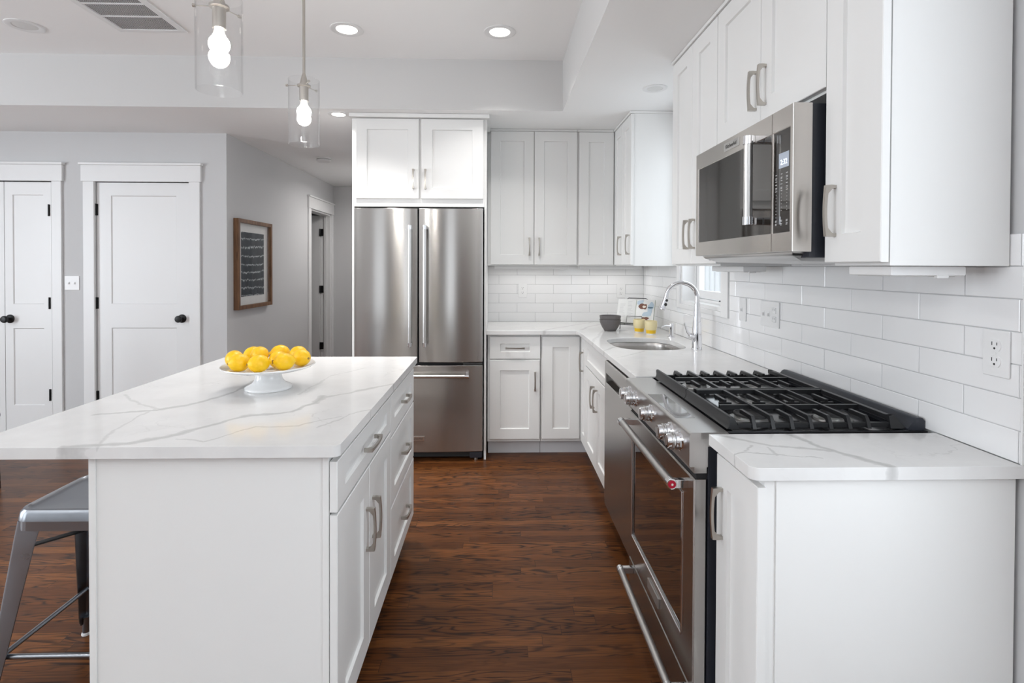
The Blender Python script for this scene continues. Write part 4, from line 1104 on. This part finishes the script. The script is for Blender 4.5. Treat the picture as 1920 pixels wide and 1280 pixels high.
# ------------------------------------------------------------------ island
XI, XIB = -.418, -.438
IYD = 1.430
c = thing('island_cabinet', (-.75, 1.79, 0), 'white island cabinet half with wide drawer over two doors, nearest the camera', 'cabinet')
MB().box((-1.030, IYD+.012, .10), (-.442, 2.148, .882), .001).build('body', M['cab'], c)
MB().box((-1.030, IYD+.012, 0), (-.50, 2.148, .10)).build('toe_kick', M['toe'], c)
mb = MB(); mb.box((-1.042, IYD+.004, 0), (-.4408, IYD+.012, .882), .001); mb.box((-1.060, IYD, 0), (-1.042, IYD+.03, .882), .0015); mb.box((-.457, IYD, 0), (-.4405, IYD+.012, .882), .0015)
mb.build('end_panel', M['cab'], c)
MB().box((-1.048, IYD+.03, 0), (-1.031, 2.148, .882), .001).build('back_panel', M['cab'], c)
drawer(c, 'E', XI, IYD, 2.146, .728, .862, L=.15)
door(c, 'E', XI, IYD, 1.787, .125, .720, (1.745, .530)); door(c, 'E', XI, 1.791, 2.146, .125, .720, (1.832, .530))
c = thing('island_cabinet', (-.75, 2.44, 0), 'white island cabinet half with three stacked drawers at the fridge end', 'cabinet')
MB().box((-1.030, 2.151, .10), (-.442, 2.735, .882), .001).build('body', M['cab'], c)
MB().box((-1.030, 2.151, 0), (-.50, 2.735, .10)).build('toe_kick', M['toe'], c)
for z0, z1 in ((.700, .862), (.418, .692), (.125, .410)): drawer(c, 'E', XI, 2.152, 2.738, z0, z1, L=.13, rl=.055)
MB().box((-1.048, 2.151, 0), (-1.031, 2.735, .882), .001).build('back_panel', M['cab'], c)

# cake stand and lemons
CX, CY_ = -.858, 2.06
cs = thing('cake_stand', (CX, CY_, ZT), 'white porcelain footed cake stand full of lemons on the island', 'cake stand')
MB().lathe([(.080, ZT), (.083, ZT+.003), (.083, ZT+.009), (.076, ZT+.014), (.060, ZT+.022), (.050, ZT+.034), (.046, ZT+.048), (.047, ZT+.062), (.050, ZT+.068)], (CX, CY_, 0), 56).build('foot', M['porcelain'], cs)
MB().lathe([(.049, ZT+.066), (.085, ZT+.069), (.145, ZT+.078), (.162, ZT+.085), (.1655, ZT+.089), (.165, ZT+.092), (.160, ZT+.092), (.142, ZT+.085), (.08, ZT+.078), (0, ZT+.077)], (CX, CY_, 0), 72).build('plate', M['porcelain'], cs)
prof = [(0, -.0415), (.004, -.041), (.0065, -.0385), (.0085, -.0355), (.014, -.0325), (.022, -.026), (.0285, -.016), (.0315, -.004), (.0315, .006), (.0285, .017), (.022, .0265), (.014, .0325), (.008, .036), (.005, .0385), (0, .0395)]
def lemon(x, y, z, rot, label, sc=1.0):
    o = MB().lathe(prof, (0, 0, 0), 30, cap=True).build('lemon', M['lemon'], None, 80)
    o.data.transform(Matrix.Scale(sc, 4)); o.location = (x, y, z); o.rotation_euler = rot
    tag(o, label, 'lemon', 'lemons on the cake stand')
    s = MB().lathe([(.0042*sc, .0385*sc), (.0046*sc, .0398*sc), (.002*sc, .0404*sc), (0, .0398*sc)], (0, 0, 0), 14).build('stem_end', M['stemend']); s.parent = o
    return o
ring = [(-169, .2, 'lemon at the far left edge of the cake stand'), (-121, 1.25, 'second lemon from the left in the front row on the cake stand'),
        (-83, .55, 'front middle lemon on the cake stand, its tip pointing left'), (-42, -.2, 'front right lemon on the cake stand, beside the one with a dark scar'),
        (4, .95, 'rightmost lemon on the cake stand, dark stem scar towards the camera'), (49, .1, 'lemon at the back right of the heap on the cake stand'),
        (92, .2, 'lemon at the very back of the heap on the cake stand'), (140, -.1, 'lemon at the back left of the heap on the cake stand')]
L_ = []
for a, dz_, lb in ring:
    q = math.radians(a); L_.append((CX+.119*math.cos(q), CY_+.119*math.sin(q), ZT+.1155, (PI/2, .05, q+dz_), lb))
L_ += [(CX-.034, CY_+.002, ZT+.1265, (PI/2, 0, .3), 'topmost lemon, in the left middle of the heap on the cake stand'),
       (CX+.036, CY_-.002, ZT+.1105, (PI/2, 0, -.1), 'lemon in the right middle of the cake stand, beside the topmost one')]
for a in L_: lemon(*a)

# ------------------------------------------------------------------ stool
SX, SY, SZ = -1.330, 1.850, .622
st = thing('counter_stool', (SX, SY, 0), 'gunmetal grey steel counter stool under the left overhang of the island', 'stool')
def rsq(h, r, z, n=6):
    out = []
    for cx, cy, a in ((h-r, h-r, 0), (-h+r, h-r, PI/2), (-h+r, -h+r, PI), (h-r, -h+r, 1.5*PI)):
        out += [(SX+cx+r*math.cos(a+PI/2*k/n), SY+cy+r*math.sin(a+PI/2*k/n), z) for k in range(n+1)]
    return out
hs = .152
MB().loops([rsq(hs+.006, .046, SZ-.062), rsq(hs+.005, .046, SZ-.034), rsq(hs+.009, .050, SZ-.032), rsq(hs+.005, .048, SZ-.010), rsq(hs-.002, .044, SZ-.001), rsq(hs-.010, .040, SZ), rsq(hs-.018, .034, SZ-.006), rsq(hs-.03, .02, SZ-.009),
            rsq(.045, .02, SZ-.010)], cap0=False, cap1=False).build('seat', M['stool'], st)
mb = MB(); mb.loops([rsq(.0455, .02, SZ-.010), [(SX+.020*math.cos(a)*(1.6 if abs(math.cos(a)) > .7 else 1.2), SY+.012*math.sin(a), SZ-.010) for a in [2*PI*(k+.5)/28 for k in range(28)]]], cap0=False, cap1=False)
mb.build('seat_centre', M['stool'], st)
for sx_ in (-1, 1):
    for sy_ in (-1, 1):
        def legring(z, k, wd, th):
            cx, cy = SX+sx_*(hs-.002+.062*k), SY+sy_*(hs-.002+.062*k)
            a, b = wd, th
            # folded sheet: an L section opening inward, rounded outer corner
            pts = [(0, -a), (0, -.010), (-.003, -.003), (-.010, 0), (-a, 0), (-a, -b), (-.010, -b), (-b-.002, -b-.002), (-b, -.010), (-b, -a)]
            return [(cx+sx_*p, cy+sy_*q, z) for p, q in pts]
        lg = MB().loops([legring(SZ-.036, 0.0, .078, .003), legring(SZ-.10, .12, .070, .003), legring(.30, .50, .054, .003), legring(.06, .89, .034, .003), legring(.042, .92, .026, .003)]).build('leg', M['stool'], st)
        fx_, fy_ = SX+sx_*(hs+.043), SY+sy_*(hs+.043)
        MB().tube([(fx_, fy_, .07), (fx_+sx_*.003, fy_+sy_*.003, .008)], .0125, 14).build('leg_tube', M['stool'], lg)
        MB().lathe([(.015, 0), (.016, .004), (.014, .010)], (fx_+sx_*.003, fy_+sy_*.003, 0), 16).build('foot_cap', M['rubber'], lg)
k = .66; q = hs+.062*k-.018
for a, b in (((-1, -1), (1, -1)), ((1, -1), (1, 1)), ((1, 1), (-1, 1)), ((-1, 1), (-1, -1))):
    MB().tube([(SX+a[0]*q, SY+a[1]*q, .185), (SX+b[0]*q, SY+b[1]*q, .185)], .008, 10).build('foot_rail', M['stool'], st)
for s in (-1, 1):
    MB().bar((SX-.15, SY-s*.15, .50), (SX+.15, SY+s*.15, .50+.004*s), .022, .005).build('cross_strap', M['blackmetal'], st)


# ------------------------------------------------------------------ chair at the left edge
cx_, cy_ = -3.272, 3.2
ch = thing('dining_chair', (cx_, cy_, 0), 'dark brown dining chair cut off by the left edge of the picture', 'chair')
sh_ = MB(); sh_.box((cx_-.22, cy_-.22, .43), (cx_+.22, cy_+.22, .475), .018, 3); sh_.build('seat', M['chairwood'], ch)
mb = MB(); pts = []
lp = []
for z, xo, hw in ((.475, -.205, .17), (.60, -.220, .20), (.74, -.245, .21), (.82, -.265, .19), (.85, -.270, .15)):
    lp.append([(cx_+xo, cy_-hw, z), (cx_+xo+.03, cy_-hw*.6, z), (cx_+xo+.035, cy_, z), (cx_+xo+.03, cy_+hw*.6, z), (cx_+xo, cy_+hw, z), (cx_+xo-.025, cy_+hw*.6, z), (cx_+xo-.025, cy_, z), (cx_+xo-.025, cy_-hw*.6, z)])
mb.loops(lp); mb.build('backrest', M['chairwood'], ch)
for sx_ in (-1, 1):
    for sy_ in (-1, 1): MB().tube([(cx_+sx_*.19, cy_+sy_*.19, .44), (cx_+sx_*.205, cy_+sy_*.205, 0)], [.022, .013], 12).build('leg', M['chairwood'], ch)

# ------------------------------------------------------------------ framed print on the hall wall
pf_ = thing('picture_frame', (XH, 4.89, 1.39), 'wood framed indigo dyed print on the hall wall', 'picture')
fe = frame('E', XH); a0, a1, b0, b1 = 4.552, 5.228, 1.004, 1.770; fd = .045; fwid = .032
mb = MB(fe)
mb.box((a0, b0, .001), (a0+fwid, b1, fd), .002); mb.box((a1-fwid, b0, .001), (a1, b1, fd), .002); mb.box((a0+fwid, b0, .001), (a1-fwid, b0+fwid, fd), .002); mb.box((a0+fwid, b1-fwid, .001), (a1-fwid, b1, fd), .002)
mb.build('frame', M['framewood'], pf_)
MB(fe).box((a0+fwid, b0+fwid, .002), (a1-fwid, b1-fwid, .010)).build('mat_board', M['paper'], pf_)
MB(fe).box((a0+.115, b0+.105, .010), (a1-.115, b1-.105, .0125)).build('print', M['print'], pf_)
MB(fe).box((a0+fwid, b0+fwid, .034), (a1-fwid, b1-fwid, .036)).build('glazing', M['picture_glass'], pf_)

# ------------------------------------------------------------------ unseen uplights added behind the camera to brighten the ceiling
def fill_uplight(x, y, label):
    t_ = thing('added_uplight', (x, y, 0), label, 'floor lamp', 'unseen fill uplights')
    MB().lathe([(.14, 0), (.14, .015), (.03, .030), (.012, .04)], (x, y, 0), 32).build('base', M['nickel'], t_)
    MB().tube([(x, y, .03), (x, y, 1.60)], .011, 12).build('pole', M['nickel'], t_)
    MB().lathe([(.012, 1.59), (.05, 1.61), (.13, 1.67), (.16, 1.74), (.157, 1.74), (.126, 1.675), (.04, 1.62), (0, 1.618)], (x, y, 0), 36, cap=False).build('lamp_shade', M['trim'], t_)
    area_light('uplight', (0, 0, 1.70), (0, 0, 1), .2, .2, 48, (.93, .98, 1.0), 'DISK', t_)
fill_uplight(.15, -1.9, 'white bowl uplight added unseen behind the camera at the right to brighten the ceiling')
fill_uplight(-3.6, -1.2, 'white bowl uplight added unseen behind the camera at the left to brighten the ceiling')

def reflection_shelves(x0, x1, y0, h, m, label):  # unseen shelving, added to give the fridge doors dark bands to reflect
    t_ = thing('reflection_shelves', ((x0+x1)/2, y0-.15, 0), label, 'reflection_shelves', 'unseen shelving added for reflections')
    for a in (x0, x1-.025): MB().box((a, y0-.32, 0), (a+.025, y0, h), .002).build('side_panel', m, t_)
    MB().box((x0+.025, y0-.32, .02), (x1-.025, y0-.305, h)).build('back_panel', m, t_)
    for k in range(7): MB().box((x0+.025, y0-.305, .06+(h-.085)*k/6), (x1-.025, y0, .085+(h-.085)*k/6), .002).build('shelf', m, t_)
reflection_shelves(-.52, .36, -3.15, 2.2, mat('walnut_board', (.17, .085, .045), .45), 'walnut brown shelving added unseen behind the camera for the fridge to reflect')
reflection_shelves(-2.2, -1.3, -3.15, 2.1, mat('black_brown_board', (.035, .028, .025), .45), 'black brown shelving added unseen behind the camera for the fridge to reflect')
